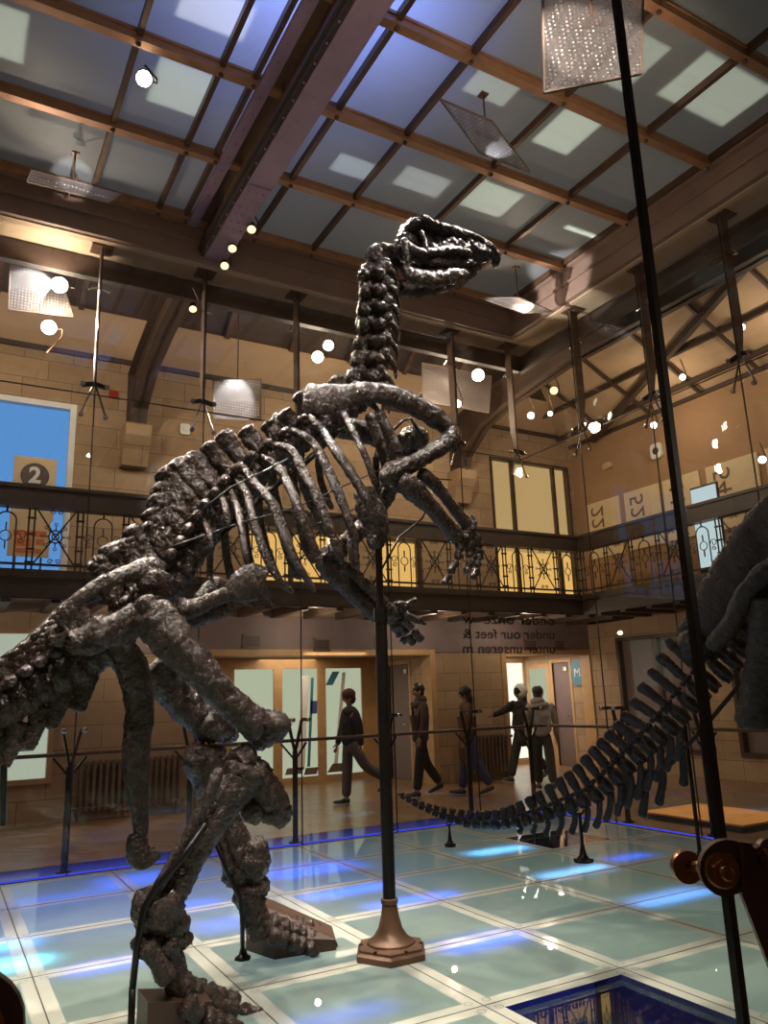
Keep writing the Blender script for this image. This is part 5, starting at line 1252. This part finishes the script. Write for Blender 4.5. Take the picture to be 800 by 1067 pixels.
# gallery lamps
for x, y, z, p in ((.9, 9.9, 6.5, 110), (.8, 10.0, 6.0, 60), (4.5, 9.8, 6.3, 90), (7.2, 9.8, 6.5, 110), (6.9, 9.8, 6.0, 60), (8.4, 10.1, 6.1, 60), (10.9, 9, 6.5, 42), (10.9, 6.5, 6.6, 42), (11.0, 4.2, 6.4, 34), (-2.5, 9.9, 6.4, 90)):
    add_light('gallery_lamp', 'POINT', (x, y, z), p, WARM, .1)
add_light('soffit_lamp', 'SPOT', (.75, 8.75, 6.4), 45, NEUT, .04, (.75, 8.7, 7.0), 2.2)
for x in (-.5, 2.6, 5.2, 7.6, 9.6): add_light('downlight', 'POINT', (x, 11.5, 2.7), 17, WARM, .04)
for y in (9.5, 7, 4.5): add_light('downlight', 'SPOT', (11.3, y, 2.9), 14, WARM, .04, (11.3, y, 0), 2.7)
add_light('recess_light', 'AREA', (6.0, 13.7, 2.37), 55, WARM, 1.2, (6.0, 13.7, 0), None, 3.2)
add_light('recess_light', 'AREA', (11.0, 13.6, 2.37), 60, NEUT, 1.2, (11.0, 13.6, 0), None, 1.4)
# unseen fill lamps added in the hall behind the viewer
add_light('hall_fill', 'POINT', (-6, -3, 5), 60, WARM, .1)
add_light('hall_fill', 'POINT', (4, -.7, 2.8), 22, NEUT, .06)  # added to brighten the bracket in the foreground
add_light('downlight', 'SPOT', (8.4, 6.8, 2.6), 60, WARM, .04, (8.4, 6.8, 0), .8)  # added spot that gives the orange slab its glow
add_light('hall_fill', 'POINT', (9.5, -2.5, 6), 50, WARM, .1)
# lights under the glass floor
add_light('under_floor', 'AREA', (2.3, 4.7, -1.5), 96, (.86,1,.84), 8, (2.3, 4.7, 0), None, 8)
def blue(u, v, w, d, p, col=BLUE, z=-.16):
    q = at(u, v, z=0); o = add_light('floor_blue', 'AREA', (q.x, q.y, z), p, col, w, (q.x, q.y, 0), None, d, 2.2); o.rotation_euler = (PI, 0, 0)
blue(430, 938, .75, .1, 9); blue(505, 980, .6, .12, 7); blue(325, 905, .9, .5, 14); blue(365, 928, .8, .12, 9); blue(520, 886, .7, .16, 9, (.12,.4,1)); blue(600, 908, .8, .12, 8, (.15,.4,1)); blue(700, 934, .8, .1, 9, (.1,.3,1)); blue(655, 893, .5, .08, 3)
blue(8, 985, .28, .22, 6, (.05,.3,1)); blue(12, 1005, .35, .12, 9, (.1,.6,1)); blue(110, 1006, .45, .08, 4); blue(150, 915, .8, .5, 9); blue(250, 960, .7, .35, 5); blue(70, 935, 1.0, .35, 4); blue(190, 945, .6, .3, 5)
for x in (-1, 2, 5): o = add_light('floor_blue', 'AREA', (x, GY1+.3, -.2), 8, (.05,.06,1), 3, (x, GY1+.3, 0), None, .3); o.rotation_euler = (PI, 0, 0)  # blue lights added under the strip outside the far glass
add_light('floor_blue', 'AREA', (1.5, 7.3, -.7), 90, BLUE, 4.5, (1.5, 7.3, 0), None, 2.2)
blue(345, 1062, .7, .1, 2)
add_light('lower_level', 'AREA', (3.1, 4.6, -.5), 60, (.18,.2,1), 1.5, (3.1, 4.6, -3)); add_light('lower_level', 'AREA', (6.2, 7.6, -.5), 50, (.2,.25,1), 1.2, (6.2, 7.6, -3))
for x in (-3, -1, 1, 3, 5, 6.8): add_light('foot_glow', 'AREA', (x, GY1+.05, .05), 3.2, (.06,.09,1), 1.9, (x, GY1+.4, 0), None, .04)  # blue lights added to wash the strip at the glass foot
# daylight lamps above the laylight throwing hard edged patches on the panes
def patch(u, v, w, d, p, col=(.93,1,.82), rot=0):
    q = at(u, v, z=7.41); o = add_light('laylight_lamp', 'AREA', (q.x, q.y, 7.56), p, col, w, (q.x, q.y, 7.4), None, d, .5); o.rotation_euler = (0, 0, rot)
patch(187, 92, .5, .6, 3.2); patch(225, 12, .6, .4, 3.0, (.95,.95,1)); patch(4, 34, .35, .6, 2.2); patch(590, 138, .5, .55, 3.4); patch(512, 208, .6, .5, 3.6); patch(612, 244, .75, .07, 1.2); patch(745, 95, 1.0, .6, 6); patch(650, 62, .6, .6, 3); patch(370, 175, .5, .3, 1.2, (.8,.9,1)); patch(440, 190, .6, .35, 1.6, (.9,.95,.95)); patch(512, 92, .5, .3, 1.2)
add_light('dusk_sky', 'AREA', (2.3, 4.2, 8.6), 75, (.25,.34,1), 1.6, (2.3, 4.7, 7.4), None, 1.2, 1.9)
add_light('dusk_sky', 'AREA', (4.0, 6.0, 9.4), 30, (1,.97,.86), 7, (4.0, 6.0, 7.4), None, 5)
wd = bpy.data.worlds.new('world'); SC.world = wd; wd.use_nodes = True
wd.node_tree.nodes['Background'].inputs[0].default_value = (.05,.04,.035,1); wd.node_tree.nodes['Background'].inputs[1].default_value = .6

vs = SC.view_settings; SC.display_settings.display_device = 'sRGB'; vs.view_transform = 'Standard'; vs.look = 'None'; vs.exposure = 0; vs.gamma = 1; vs.use_curve_mapping = False
cy = SC.cycles
cy.max_bounces = 8; cy.diffuse_bounces = 3; cy.glossy_bounces = 4; cy.transmission_bounces = 4; cy.transparent_max_bounces = 40
cy.sample_clamp_indirect = 4; cy.sample_clamp_direct = 0; cy.use_denoising = True; cy.caustics_reflective = False; cy.caustics_refractive = False
cy.blur_glossy = .5
